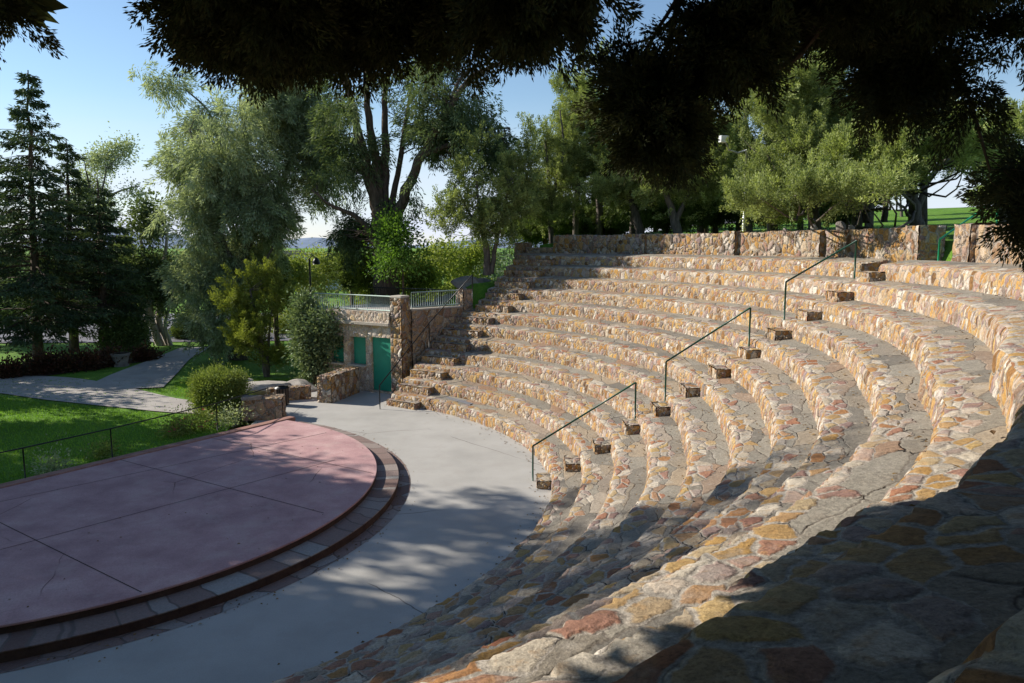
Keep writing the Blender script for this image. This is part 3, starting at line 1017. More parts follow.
# pillar, side wall with its end pier
pc = fp(-.25, -.25)
pil = thing('stone_pillar', 'square rubble stone pillar at the corner between the house and the stairs', 'pillar', (pc[0], pc[1], 0))
masonry_box('shaft', '', '', pc, (.50, .50, 3.70), rzD, M['wall'], pil, -.02)
m = MB(); m.box((pc[0], pc[1], 3.72), (.52, .52, .07), rzD, .01); m.build('capstone', M['slab'], pil, bevel=.02)
wa = np.array([-3.86, 27.95]); wb = np.array([-2.05, 29.62])
wd = wb - wa; wl = float(np.linalg.norm(wd)); wrz = math.atan2(wd[1], wd[0]); wc = (wa + wb) / 2
sw = thing('stone_wall', 'rubble stone side wall of the stairs, topped by a short railing', 'wall', (wc[0], wc[1], 0))
masonry_box('masonry', '', '', wc, (wl + .1, .34, 3.2), wrz, M['wallcoarse'], sw, -.02)
masonry_box('pier', '', '', wb + wd / wl * .18, (.46, .46, 3.9), wrz, M['wallcoarse'], sw, -.02)
m = MB(); m.box((wc[0], wc[1], 3.205), (wl + .1, .40, .05), wrz, .006); m.build('capstone', M['slab'], sw, bevel=.012)


def railing(label, p, q, z, h_, nb, mat, group=None):
    root = thing('railing', label, 'railing', (p[0], p[1], z), group)
    p = np.array(p); q = np.array(q)
    for zz, nm in ((h_, 'top_rail'), (.06, 'bottom_rail')):
        m = MB(); m.tube([(*p, z + zz), (*q, z + zz)], [.022, .022], 8); m.build(nm, mat, root, True)
    m = MB()
    for i in range(nb + 1):
        c = p + (q - p) * i / nb
        r_ = .02 if i % 12 == 0 else .010
        m.tube([(*c, z + (.0 if i % 12 == 0 else .06)), (*c, z + h_)], [r_, r_], 6)
    m.build('balusters', mat, root, True)
    return root


railing('pale green metal railing along the front of the house roof', fp(.05, -.1), fp(HW - .1, -.1), 3.12, .60, 40, M['palerail'])
railing('short pale green metal railing on the side wall above the stairs', wa + wd * .03, wb - wd * .02, 3.235, .62, 22, M['palerail'])
railing('dark metal railing along the back of the house roof', fp(.05, -3.3), fp(HW - .1, -3.3), 3.06, .75, 34, M['blackmetal'])

# low masonry blocks beside the floor
masonry_box('stone_block', 'short rubble stone pier with a grey slab top at the corner of the stage', 'stone block', (-8.12, 23.75), (1.25, .6, .72), rad(8), M['wallcoarse'], z0=-.03)
cpb = MB(); cpb.box((-8.45, 23.62, .715), (.62, .58, .05), rad(14), .02)
tag(cpb.build('stone_slab', M['rock'], bevel=.015), 'thin grey flagstone lying on the stone pier at the stage corner', 'flagstone')
masonry_box('stone_wall', 'low rubble stone wall running to the house left of the green door', 'wall', (-6.45, 27.15), (.55, 2.1, .98), rad(-16), M['wall'], z0=-.03)
masonry_box('stone_wall', 'low pale rubble stone kerb between the ivy and the dark bin', 'wall', (-8.2, 26.75), (1.5, .4, .5), rad(20), M['wall'], z0=-.05)
bn = thing('litter_bin', 'dark slatted litter bin by the low stone wall', 'bin', (-8.15, 25.75, 0))
m = MB(); m.tube([(-8.15, 25.75, 0), (-8.15, 25.75, .62)], [.20, .23], 18); m.build('body', M['recess'], bn, True)
m = MB()
for i in range(14):
    a = 2 * PI * i / 14; m.box((-8.15 + .235 * math.cos(a), 25.75 + .235 * math.sin(a), .34), (.015, .05, .6), a)
m.build('slats', M['bark'], bn)
m = MB(); m.tube([(-8.15, 25.75, .62), (-8.15, 25.75, .66), (-8.15, 25.75, .68)], [.25, .25, .14], 18); m.build('rim', M['blackmetal'], bn, True)


def boulder(label, c, size, mat, seed, rz=0.0, group=None):
    r_ = np.random.default_rng(seed)
    import bmesh
    bm = bmesh.new()
    bmesh.ops.create_icosphere(bm, subdivisions=4, radius=1.0)
    nrm = r_.normal(0, 1, (14, 3)); nrm /= np.linalg.norm(nrm, axis=1)[:, None]
    dd = r_.uniform(.55, .95, 14)
    for v in bm.verts:
        p = np.array(v.co)
        for nn, d_ in zip(nrm, dd):
            e = p @ nn - d_
            if e > 0: p = p - nn * e * .92
        p = p + .02 * np.sin(p[[1, 2, 0]] * 9 + seed)
        v.co = (p[0] * size[0], p[1] * size[1], p[2] * size[2])
    me = bpy.data.meshes.new('boulder'); bm.to_mesh(me); bm.free()
    me.materials.append(mat)
    o = bpy.data.objects.new('boulder', me)
    o.location = [float(x) for x in c]; o.rotation_euler = (0, 0, rz)
    COL.objects.link(o)
    return tag(o, label, 'boulder', group)


GB = 'boulders around the stone house'
for i, (u, v, Y, sz, lab, mt) in enumerate([
        (262, 379, 28.0, (1.3, .8, .45), 'broad pale boulder below the yellow green juniper', 'paleRock'),
        (300, 372, 28.6, (.8, .5, .35), 'pale boulder at the foot of the ivy', 'paleRock'),
        (235, 372, 29.5, (.9, .6, .3), 'flat pale boulder beside the clipped round bush', 'paleRock'),
        (428, 283, 32.4, (.75, .6, .55), 'tallest dark boulder on the slope above the side wall railing', 'rock'),
        (413, 289, 32.0, (.5, .5, .5), 'small dark boulder close behind the stone pillar', 'rock'),
        (448, 280, 32.8, (.8, .6, .45), 'dark boulder right of the tallest one above the side wall', 'rock'),
        (468, 276, 31.6, (.9, .6, .4), 'grey boulder at the top of the stairs beside the pier', 'rock'),
        (478, 264, 32.6, (.8, .5, .4), 'grey boulder below the trunk of the twin stemmed juniper', 'rock'),
        (455, 268, 33.0, (.9, .6, .35), 'pale grey slab like boulder on the bank behind the stairs', 'paleRock')]):
    q = at(u, v, Y)
    boulder(lab, (q[0], q[1], float(terrain(q[0], q[1])) + sz[2] * .45), sz, M[mt], 40 + i, rng.uniform(0, 3), GB)
for (u, lab, s_) in ((782, 'round pale stone set on the back wall under the big juniper', .09), (811, 'pale stone on the back wall beside a grey trunk', .13), (836, 'tallest dark stone standing on the back wall', .16), (847, 'small stone on the back wall right of the dark standing stone', .10)):
    p = at(u, 229, 19.6)
    a_ = wall_angle(u, RW + .2)
    boulder(lab, (CX + (RW + .2) * math.cos(a_), CY + (RW + .2) * math.sin(a_), 6.03 + s_ * .6), (s_, s_, s_ * 1.1), M['paleRock'] if 'pale' in lab else M['rock'], int(u), 0, 'loose stones on the back wall')


# ------------------------------------------------------------------ paths, road
def strip(name, pts, widths, mat, lift=.02, step=.6):
    pts = np.array(pts, dtype=float); widths = np.array(widths, dtype=float)
    seg = np.concatenate([[0], np.cumsum(np.linalg.norm(np.diff(pts, axis=0), axis=1))])
    n = int(seg[-1] / step) + 2
    t = np.linspace(0, seg[-1], n)
    P = np.stack([np.interp(t, seg, pts[:, 0]), np.interp(t, seg, pts[:, 1])], -1)
    for _ in range(6): P[1:-1] = (P[:-2] + P[1:-1] * 2 + P[2:]) / 4
    W = np.interp(t, seg, widths)
    tg = np.gradient(P, axis=0); tg /= np.linalg.norm(tg, axis=1)[:, None]
    nr = np.stack([-tg[:, 1], tg[:, 0]], -1)
    m = 7
    X = P[:, None, :] + nr[:, None, :] * (np.linspace(-.5, .5, m)[None, :, None] * W[:, None, None])
    z = terrain(X[..., 0], X[..., 1]) + lift
    V = np.concatenate([X, z[..., None]], -1).reshape(-1, 3)
    i, j = np.meshgrid(np.arange(n - 1), np.arange(m - 1), indexing='ij')
    Q = np.stack([i * m + j, i * m + j + 1, (i + 1) * m + j + 1, (i + 1) * m + j], -1).reshape(-1, 4)
    tag(np_mesh(name, V, Q, mat, smooth=True), kind='structure')


def gp(u, v):
    """ground point seen at u, v"""
    Y = 30.0
    for _ in range(60):
        p = at(u, v, Y)
        z = float(terrain(p[0], p[1]))
        d = (p[2] - z)
        Y = Y + d / max((H - p[2]) / Y, .02) * .6
        Y = min(max(Y, 3), 140)
    p = at(u, v, Y)
    return p[0], p[1]


strip('path', [gp(285, 408), gp(215, 411), gp(150, 404), gp(85, 393), gp(30, 384), gp(-60, 383), gp(-140, 386)], [1.6, 1.7, 2.0, 3.2, 3.6, 3.8, 3.8], M['path'], .035)
strip('path', [gp(120, 390), gp(145, 374), gp(170, 360), gp(196, 348)], [3.2, 2.8, 1.9, 1.7], M['path'], .045)
gx = gp(150, 345)
strip('parking_lot', [(gx[0] - 45, gx[1] + 12), (gx[0], gx[1] + 12), (gx[0] + 40, gx[1] + 16)], [22, 22, 22], M['asphalt'], .05, 3)
strip('flower_bed', [gp(-5, 381), gp(40, 374), gp(90, 367), gp(135, 361), gp(155, 357)], [1.2, 1.9, 1.9, 1.6, .8], M['soil'], .03)
SHADE = [(-22.5, 13.8, 21.0, 3.5, 1000, 'leafy shade tree beyond the left edge, nearest the viewer'), (-23.0, 17.8, 20.5, 3.4, 700, 'leafy shade tree beyond the left edge, second from the viewer'),
         (-22.8, 21.6, 17.0, 3.2, 400, 'leafy shade tree beyond the left edge, third from the viewer'), (-26.5, 24.9, 15.5, 2.6, 260, 'leafy shade tree beyond the left edge, fourth from the viewer'),
         (-20.0, 9.5, 15.5, 3.4, 420, 'low leafy shade tree beyond the bottom left of the picture'), (-25.5, 29.0, 8.0, 2.4, 120, 'leafy shade tree beyond the left edge, beside the lawn'),
         (-31.0, 35.2, 11.0, 3.0, 420, 'leafy shade tree beyond the left edge, beside the path')]
BLOBS1 = [('n', 0, 2, 4.4, 9, 7, .12, 1.2), ('n', 212, -8, 4.4, 22, 18, .3), ('n', 240, 4, 4.3, 30, 26, .4), ('n', 290, 0, 4.2, 38, 26, .45), ('n', 345, -6, 4.1, 38, 26, .45), ('n', 402, -14, 4.1, 32, 26, .45), ('n', 472, -8, 4.0, 34, 22, .4), ('n', 524, -16, 3.9, 28, 20, .4), ('n', 572, -30, 3.9, 22, 12, .3), ('n', 360, -54, 4.0, 160, 30, .5)]
BLOBS2 = [('n', 645, 116, 4.7, 22, 26, .3, 2.2), ('n', 636, 90, 4.7, 16, 14, .3, 1.8), ('n', 668, 124, 4.7, 16, 14, .2, 1.8), ('n', 628, 58, 4.7, 12, 6, .15, .8), ('n', 704, 34, 4.6, 16, 28, .3, 1.2), ('n', 726, 48, 4.7, 18, 18, .3), ('n', 750, 50, 4.7, 14, 16, .2), ('n', 765, 14, 4.7, 26, 24, .35), ('n', 830, -14, 4.6, 50, 24, .4), ('n', 900, 0, 4.8, 50, 28, .5), ('n', 925, 46, 4.9, 32, 26, .35), ('n', 895, 80, 4.9, 20, 18, .25), ('n', 866, 112, 5.0, 13, 8, .15),
          ('n', 892, 130, 5.0, 18, 12, .2), ('n', 950, 92, 4.8, 32, 24, .3), ('n', 1000, 112, 4.8, 30, 28, .25, 1.5), ('n', 1022, 165, 4.8, 12, 20, .2, .9), ('n', 1020, 50, 4.8, 44, 50, .35, 1.8), ('n', 1044, 200, 4.8, 16, 24, .3, .7), ('n', 880, -66, 4.4, 160, 40, .7)]
WB1 = [(np.array([-4.8, 2.7, 8.4]), (2.2, 1.7, 1.0)), (np.array([-3.4, 4.2, 8.5]), (1.9, 1.1, .9)), (np.array([-1.7, 5.9, 8.9]), (1.4, .8, .7)), (np.array([-6.2, .6, 8.6]), (2.5, 2.2, 1.6)), (np.array([-2.4, 2.8, 9.3]), (1.6, 1.8, .8)), (np.array([-1.5, -.5, 10.0]), (3.5, 3.0, 1.2)), (np.array([2.5, .5, 9.8]), (3.0, 3.0, 1.2)), (np.array([0, -4, 8.0]), (6, 2.5, 3.0))]
WN = (6500, 60)
N1 = (2800, 190, .42)
N2 = (2600, 190, .42)

def _exp(L):
    out = []
    for q in L:
        _, u, v, Y, ru, rv, rd = q[:7]
        out.append((at(u, v, Y), (ru * Y / F, rd, rv * Y / F), q[7] if len(q) > 7 else 1.0))
    return out


BLOBS1, BLOBS2 = _exp(BLOBS1), _exp(BLOBS2)
# ------------------------------------------------------------------ plants
def leaf_quads(P, dirs, ln, wd, r_):
    """diamond leaves at P, pointing along dirs"""
    n = len(P)
    rv = r_.normal(0, 1, (n, 3))
    side = np.cross(dirs, rv); side /= np.linalg.norm(side, axis=1)[:, None] + 1e-9
    ln = ln * r_.uniform(.65, 1.35, n); wd = wd * r_.uniform(.7, 1.3, n)
    nrm = np.cross(dirs, side)
    tip = P + dirs * ln[:, None]
    mid = P + dirs * (ln * .45)[:, None] + nrm * (ln * r_.uniform(-.12, .12, n))[:, None]
    V = np.stack([P, mid + side * wd[:, None] / 2, tip, mid - side * wd[:, None] / 2], 1).reshape(-1, 3)
    Q = np.arange(n * 4).reshape(n, 4)
    return V, Q


def in_blobs(blobs, n, r_, shell=.45, low=None):
    """points in a set of ellipsoids (centre, radii), nearer to their outside"""
    vol = np.array([b[1][0] * b[1][1] * b[1][2] for b in blobs]) ** .75
    w_ = np.array([b[2] if len(b) > 2 else 1.0 for b in blobs]) * vol
    idx = r_.choice(len(blobs), n, p=w_ / w_.sum())
    C = np.array([b[0] for b in blobs])[idx]; S = np.array([b[1] for b in blobs])[idx]
    d = r_.normal(0, 1, (n, 3)); d /= np.linalg.norm(d, axis=1)[:, None]
    r = r_.uniform(0, 1, n) ** shell
    return C + d * r[:, None] * S, d, idx


STY = {  # leaf length, width, spray thickness, spray length, spray direction (out, up, random), leaf spread
    'juniper': (.085, .036, .062, .62, (.55, .75, .35), .75),
    'broad': (.12, .075, .36, .20, (.5, -.1, .8), 1.3),
    'willow': (.16, .036, .13, .95, (.35, -.62, .45), .55),
    'small': (.085, .05, .22, .12, (.7, .3, .8), 1.2),
    'near': (.085, .027, .034, .26, (.55, -.40, .60), .70),
}


def frag(blobs, r_, n=6):
    """break smooth ellipsoids into uneven lumps"""
    out = []
    for b in blobs:
        c, S = np.array(b[0]), np.array(b[1])
        w_ = b[2] if len(b) > 2 else 1.0
        out.append((c, tuple(S * .62), w_))
        for _ in range(n):
            d = r_.normal(0, 1, 3); d /= np.linalg.norm(d)
            out.append((c + d * S * r_.uniform(.45, .88), tuple(S * r_.uniform(.26, .52)), w_))
    return out


def lumps(P, f, r_):
    """smooth random field over space"""
    K = r_.normal(0, f, (9, 3)); ph = r_.uniform(0, 2 * PI, 9)
    return np.sin(P @ K.T + ph).sum(1)


def foliage(blobs, clusters, per, sty, r_, scale=1.0, shell=.45, spread=1.0, holes=.3, hf=1.6):
    ln, wd, cr, SL, (wo, wu, wr), lsp = STY[sty]
    C, d, _ = in_blobs(blobs, int(clusters / (1 - holes)), r_, shell)
    if holes > 0:
        L = lumps(C, hf, r_) + r_.normal(0, .5, len(C))
        k = L > np.quantile(L, holes)
        C, d = C[k], d[k]
    clusters = len(C)
    sz = r_.uniform(.55, 1.45, clusters)
    sd = d * wo + np.array([0, 0, wu]) + r_.normal(0, wr, (clusters, 3))
    sd /= np.linalg.norm(sd, axis=1)[:, None] + 1e-9
    idx = np.repeat(np.arange(clusters), (per * sz ** 1.4).astype(int) + 1)
    n = len(idx)
    t = r_.uniform(0, 1, n)
    k_ = (sz[idx] * spread)
    g = r_.normal(0, 1, (n, 3))
    off = sd[idx] * (t * SL * k_)[:, None] + g * (cr * k_ * (1.15 - .75 * t))[:, None]
    off[:, 2] -= (t ** 2 * SL * .12 * k_)
    P = C[idx] + off
    D_ = sd[idx] + g / (np.linalg.norm(g, axis=1)[:, None] + 1e-6) * lsp + r_.normal(0, .25, (n, 3))
    D_ /= np.linalg.norm(D_, axis=1)[:, None] + 1e-9
    V, Q = leaf_quads(P, D_, ln * scale, wd * scale, r_)
    tint = np.clip(r_.uniform(.1, .8, clusters)[idx] + (t - .4) * .3 + r_.normal(0, .14, n), 0, 1)
    return V, Q, np.repeat(tint, 4), C


def bend(p, q, r_, k=.12, n=7, sag=0.0):
    p = np.array(p, dtype=float); q = np.array(q, dtype=float)
    L = np.linalg.norm(q - p)
    t = np.linspace(0, 1, n)[:, None]
    o1 = r_.normal(0, k * L, 3)
    return p + (q - p) * t + np.sin(t * PI) * o1 + np.array([0, 0, sag * L]) * np.sin(t * PI) + r_.normal(0, .012 * L, (n, 3)) * np.sin(t * PI)


def plant(name, label, cat, base, limbs, blobs, clusters, per, sty, fmat, bmat, seed, group=None, scale=1.0, shell=.45, twigs=60, twig_r=.02, spread=1.0, extra=None, trunk='trunk', holes=.3, hf=1.6, fr=6):
    """limbs: list of (points, radius at foot, radius at tip); twigs run from limbs to leaf clusters"""
    r_ = np.random.default_rng(seed)
    root = thing(name, label, cat, base, group)
    if fr: blobs = frag(blobs, r_, fr)
    V, Q, tint, C = foliage(blobs, clusters, per, sty, r_, scale, shell, spread, holes, hf)
    if extra is not None:
        V2, Q2, t2 = extra
        Q = np.concatenate([Q, Q2 + len(V)]); V = np.concatenate([V, V2]); tint = np.concatenate([tint, t2])
    if limbs:
        tubes = []
        allp, allr = [], []
        for pts, r0, r1 in limbs:
            pts = np.array(pts, dtype=float)
            n_ = max(8, len(pts) * 4)
            s_ = np.linspace(0, len(pts) - 1, n_)
            pp_ = np.stack([np.interp(s_, np.arange(len(pts)), pts[:, i]) for i in range(3)], -1)
            for _ in range(2): pp_[1:-1] = (pp_[:-2] + 2 * pp_[1:-1] + pp_[2:]) / 4
            pp_[1:-1] += r_.normal(0, r0 * .10, (n_ - 2, 3))
            rr_ = np.linspace(r0, r1, n_) * r_.uniform(.93, 1.07, n_)
            tubes.append((pp_, rr_)); allp.append(pp_); allr.append(rr_)
        AP = np.concatenate(allp); AR = np.concatenate(allr)
        sel = r_.permutation(len(C))[:twigs]
        for c in C[sel]:
            dd = np.linalg.norm((AP - c) * np.array([1, 1, 1.0]), axis=1) + np.maximum(0, AP[:, 2] - c[2]) * .8
            j = int(np.argmin(dd + r_.uniform(0, .6, len(dd))))
            L = np.linalg.norm(c - AP[j])
            rr_ = min(AR[j] * .5, twig_r * (.5 + L * .35))
            tubes.append((bend(AP[j], c, r_, .08, 6, -.04), np.linspace(rr_, rr_ * .25, 6)))
        Vb, Qb = merge_tubes(tubes, 7)
        np_mesh(trunk, Vb, Qb, bmat, smooth=True, parent=root)
    np_mesh('crown' if limbs else 'foliage', V, Q, fmat, tint=tint, parent=root)
    return root


def blob(u, v, Y, ru, rv, rd=None, w_=1.0):
    s = Y / F
    return (at(u, v, Y), (ru * s, (ru * s) if rd is None else rd, rv * s), w_)


def gz(p, dz=0.0):
    return np.array([p[0], p[1], float(terrain(p[0], p[1])) + dz])


def root_at(u, Y):
    """ground point in column u at distance Y"""
    p = at(u, 246, Y)
    return gz(p, -.08)


# ---- big spruces on the left lawn
def spruce(label, u, Y, vtop, rmax, seed, bare=1.6, group='dark spruces on the left lawn', lean=0.0, dens=1.0):
    r_ = np.random.default_rng(seed)
    b = root_at(u, Y)
    top = at(u + lean, vtop, Y)
    h_ = top[2] - b[2]
    root = thing('spruce_tree', label, 'tree', b, group)
    n_ = 16
    tr = np.stack([np.linspace(b[0], top[0], n_), np.linspace(b[1], top[1], n_), np.linspace(b[2], top[2], n_)], -1)
    tr[1:-1, :2] += r_.normal(0, .03, (n_ - 2, 2))
    tubes = [(tr, np.linspace(.26, .025, n_))]
    P, D_, T_ = [], [], []
    z = bare
    while z < h_ - .2:
        f = z / h_
        R = rmax * (1 - f) ** .78 * r_.uniform(.75, 1.12) + .18
        for q in range(r_.integers(6, 10)):
            a = r_.uniform(0, 2 * PI)
            L = R * r_.uniform(.5, 1.25)
            o = np.array([np.interp(z, tr[:, 2] - b[2], tr[:, i]) for i in range(3)]); o[2] = b[2] + z + r_.uniform(-.15, .15)
            t = np.linspace(0, 1, 9)[:, None]
            d2 = np.array([math.cos(a), math.sin(a), 0])
            up = r_.uniform(-.05, .28) + .35 * max(0, f - .75) * 2
            pts = o + d2 * L * t + np.array([0, 0, 1.0]) * L * (up * t - .42 * t ** 2 + .22 * t ** 4) + r_.normal(0, .02, (9, 3))
            tubes.append((pts, np.linspace(.045 * (1 - f) + .015, .006, 9)))
            m = int(120 * dens * L / 2.2) + 10
            tt = r_.uniform(.12, 1.0, m) ** .8
            base_ = np.stack([np.interp(tt, t[:, 0], pts[:, i]) for i in range(3)], -1)
            sd = np.array([-d2[1], d2[0], 0])
            wdt = (.16 + .42 * np.minimum(tt * 1.5, 1.25 - tt)) * min(1.0, L / 1.6)
            lat = r_.uniform(-1, 1, m)
            p_ = base_ + sd * (lat * wdt)[:, None] + np.array([0, 0, -1.0]) * (np.abs(lat) * wdt * .35 + r_.exponential(.07, m))[:, None]
            dr_ = d2 * r_.uniform(.2, 1, m)[:, None] + sd * (lat * 1.0)[:, None] + np.array([0, 0, -1]) * r_.uniform(.0, .9, m)[:, None] + r_.normal(0, .25, (m, 3))
            P.append(p_); D_.append(dr_); T_.append(np.clip(r_.uniform(.1, .7) + r_.normal(0, .2, m), 0, 1))
        z += r_.uniform(.24, .42) * (1 + .5 * f)
    P = np.concatenate(P); D_ = np.concatenate(D_); D_ /= np.linalg.norm(D_, axis=1)[:, None] + 1e-9
    V, Q = leaf_quads(P, D_, np.full(len(P), .24), np.full(len(P), .075), r_)
    Vb, Qb = merge_tubes(tubes, 6)
    np_mesh('trunk', Vb, Qb, M['bark'], smooth=True, parent=root)
    np_mesh('crown', V, Q, M['spruce'], tint=np.repeat(np.concatenate(T_), 4), parent=root)


spruce('tallest dark spruce with drooping boughs, standing alone against the sky', 28, 36.5, 70, 4.3, 1, 1.9)
spruce('dense dark spruce between the tallest spruce and the pale barked tree', 97, 39.0, 178, 3.3, 2, 2.2)
spruce('slim dark spruce half hidden behind the tallest one', 66, 41.0, 140, 3.3, 3, 2.4)
spruce('dark spruce cut off by the picture edge, behind the lawn', -20, 44.0, 120, 3.8, 4, 1.6)
spruce('low dark spruce far behind the flower bed', 120, 50.0, 225, 3.0, 5, 1.2)

# ---- pale barked tree with several stems
b = root_at(155, 43.5)
k_ = lambda u, v, dy=0.0: at(u, v, 43.5 + dy)
plant('pale_barked_tree', 'tree with several pale stems and dark crown beside the road', 'tree', b,
      [([b, k_(152, 325), k_(150, 300), k_(147, 270), k_(140, 235)], .26, .08), ([b + np.array([.35, .3, 0]), k_(158, 320, .3), k_(160, 298, .4), k_(163, 265, .5), k_(168, 225)], .22, .07),
       ([b + np.array([.55, .1, 0]), k_(164, 325), k_(170, 305), k_(176, 280)], .13, .05), ([b + np.array([-.6, -.6, 0]), k_(147, 325, -.6), k_(146, 300, -.5), k_(140, 280)], .17, .06)],
      [blob(140, 262, 43.5, 34, 42), blob(165, 265, 44.5, 26, 40), blob(125, 285, 42.5, 22, 22), blob(150, 225, 44, 22, 28), blob(170, 298, 44, 18, 12, None, .6)],
      330, 62, 'broad', M['elm'], M['barkpale'], 21, scale=1.5)
# pale loose tree behind
b = root_at(102, 62)
plant('locust_tree', 'pale airy tree showing above the dark spruces', 'tree', b,
      [([b, at(103, 260, 62), at(98, 215, 62), at(106, 170, 62)], .3, .05), ([at(99, 220, 62), at(112, 194, 62), at(128, 188, 62), at(140, 186, 62)], .12, .04), ([at(98, 225, 62), at(88, 180, 62), at(84, 160, 62)], .12, .03)],
      [blob(100, 165, 62, 26, 22), blob(118, 150, 62, 14, 12), blob(136, 192, 62, 14, 10), blob(90, 195, 63, 24, 22), blob(104, 215, 62, 20, 20)],
      170, 55, 'broad', M['willow'], M['barkgrey'], 22, scale=1.5, shell=.6, twigs=90)

# ---- silver willow left of the stone house
Yw = 37.5
kw = lambda u, v, dy=0.0: at(u, v, Yw + dy)
b = root_at(236, Yw)
plant('silver_willow', 'wide silver green willow with hanging foliage, left of the stone house', 'tree', b,
      [([b, kw(238, 300), kw(243, 255), kw(252, 205), kw(248, 150), kw(240, 95)], .36, .06), ([kw(243, 255), kw(265, 215, 1), kw(290, 165, 1), kw(305, 115, 1)], .20, .05),
       ([kw(240, 280), kw(222, 240, -1), kw(205, 190, -1), kw(190, 130, -1)], .18, .04), ([kw(246, 225), kw(225, 165, 1), kw(210, 110, 1), kw(186, 90)], .12, .03),
       ([kw(240, 290), kw(262, 268, -1), kw(276, 240, -1)], .10, .03), ([b + np.array([-.5, 0, 0]), kw(226, 320), kw(210, 290), kw(192, 275)], .16, .04)],
      [blob(245, 135, Yw, 66, 62), blob(205, 200, Yw - 1, 42, 70), blob(290, 125, Yw + 1, 48, 55), blob(270, 195, Yw, 52, 46), blob(205, 275, Yw - 1, 34, 48), blob(178, 170, Yw, 22, 50, None, .5),
       blob(165, 78, Yw, 26, 20, 1.2, .35), blob(222, 315, Yw - 1, 34, 34), blob(320, 150, Yw + 1, 26, 46), blob(250, 250, Yw + 1, 30, 30), blob(285, 80, Yw, 60, 34)],
      2300, 80, 'willow', M['willow'], M['barkgrey'], 23, scale=1.35, shell=.5, twigs=160, twig_r=.028, holes=.30, hf=1.2)

# ---- large many stemmed elm behind the house
Ye = 33.5
ke = lambda u, v, dy=0.0: at(u, v, Ye + dy)
b = gz(ke(388, 290), -.3)
plant('elm_tree', 'big dark many stemmed elm rising behind the stone house', 'tree', b,
      [([b, ke(387, 265), ke(382, 235), ke(380, 210)], .62, .46), ([ke(380, 215), ke(366, 170), ke(358, 130), ke(345, 78), ke(338, 40)], .30, .09), ([ke(381, 210), ke(374, 150, .6), ke(366, 95, .8), ke(368, 55, .8)], .26, .08),
       ([ke(384, 215), ke(386, 150, 1), ke(384, 100, 1), ke(392, 50, 1)], .25, .07), ([ke(388, 240), ke(405, 195, -.6), ke(424, 150, -.8), ke(450, 105, -1), ke(474, 72, -1), ke(500, 64, -1)], .28, .07),
       ([ke(386, 225), ke(398, 175, .4), ke(405, 125, .5), ke(412, 80, .5)], .18, .05), ([ke(420, 155, -.8), ke(450, 145, -1), ke(480, 130), ke(510, 128)], .13, .04),
       ([ke(383, 245), ke(355, 215, -.5), ke(330, 205, -1), ke(312, 190, -1)], .14, .04), ([ke(450, 105, -1), ke(458, 80), ke(476, 66), ke(500, 62), ke(514, 70)], .08, .02)],
      [blob(345, 110, Ye, 40, 60, None, .7), blob(395, 75, Ye + 1, 60, 45, None, .6), blob(450, 120, Ye, 52, 40, None, .9), blob(495, 145, Ye, 36, 34, None, .8), blob(425, 180, Ye, 40, 34, None, .7),
       blob(330, 190, Ye - 1, 36, 34, None, .9), blob(318, 222, Ye - 1, 30, 12, None, .6), blob(480, 100, Ye + 1, 30, 20, None, .35), blob(355, 230, Ye + 1.5, 24, 24), blob(440, 60, Ye + 1, 40, 30, None, .5)],
      720, 70, 'willow', M['elm'], M['bark'], 24, scale=1.3, shell=.5, twigs=240, twig_r=.03, holes=.45, hf=1.0)
# bright green sapling by its foot
b = gz(at(404, 285, 31.6), -.1)
plant('maple_sapling', 'small bright green leafy tree in front of the big elm trunk', 'tree', b,
      [([b, at(403, 262, 31.6), at(400, 240, 31.6)], .06, .02)], [blob(402, 242, 31.6, 28, 14), blob(388, 232, 31.8, 20, 10), blob(416, 256, 31.4, 16, 10), blob(395, 262, 31.2, 18, 9)],
      95, 60, 'broad', M['maple'], M['bark'], 25, scale=1.05, twigs=40)

# ---- junipers
def juniper(label, u0, v0, Y, limbs, blobs, n, seed, mat='juniper', group='junipers behind the seating', per=75, scale=1.0, shell=.42, twigs=70, bark='barkgrey', name='juniper_tree'):
    b = root_at(u0, Y) if v0 is None else at(u0, v0, Y)
    L = []
    for pts, r0, r1 in limbs:
        L.append(([b if p == 'b' else at(p[0], p[1], Y + (p[2] if len(p) > 2 else 0)) for p in pts], r0, r1))
    B = [blob(q[0], q[1], Y + (q[4] if len(q) > 4 else 0), q[2], q[3], None, q[5] if len(q) > 5 else 1.0) for q in blobs]
    plant(name, label, 'tree', b, L, B, int(n * 2.5), int(per * 1.25), 'juniper', M[mat], M[bark], seed, group=group, scale=scale, shell=shell, twigs=twigs, holes=.36, hf=2.6)


juniper('yellow green juniper between the silver willow and the ivy', 262, None, 32.2, [(['b', (262, 350), (258, 320), (250, 290)], .14, .04), (['b', (268, 345), (272, 310)], .10, .03)],
        [(250, 300, 30, 22), (262, 330, 30, 26), (245, 335, 20, 26), (275, 300, 22, 20), (262, 278, 22, 12), (232, 300, 14, 18), (268, 360, 16, 16)], 230, 31, 'juniperyellow', None, per=80)
juniper('twin stemmed juniper at the upper end of the stairs', 487, 275, 30.9, [(['b', (487, 250), (480, 215), (476, 180)], .17, .04), ([(491, 274), (495, 250), (503, 215), (510, 180)], .12, .03), ([(486, 240), (465, 205), (452, 180)], .07, .02)],
        [(470, 205, 24, 34), (463, 170, 14, 30), (495, 215, 30, 24), (505, 180, 18, 36), (482, 165, 14, 34), (448, 215, 22, 20), (520, 200, 18, 34), (530, 165, 12, 40), (455, 225, 22, 16), (490, 238, 22, 10)], 250, 32, per=70, shell=.5)
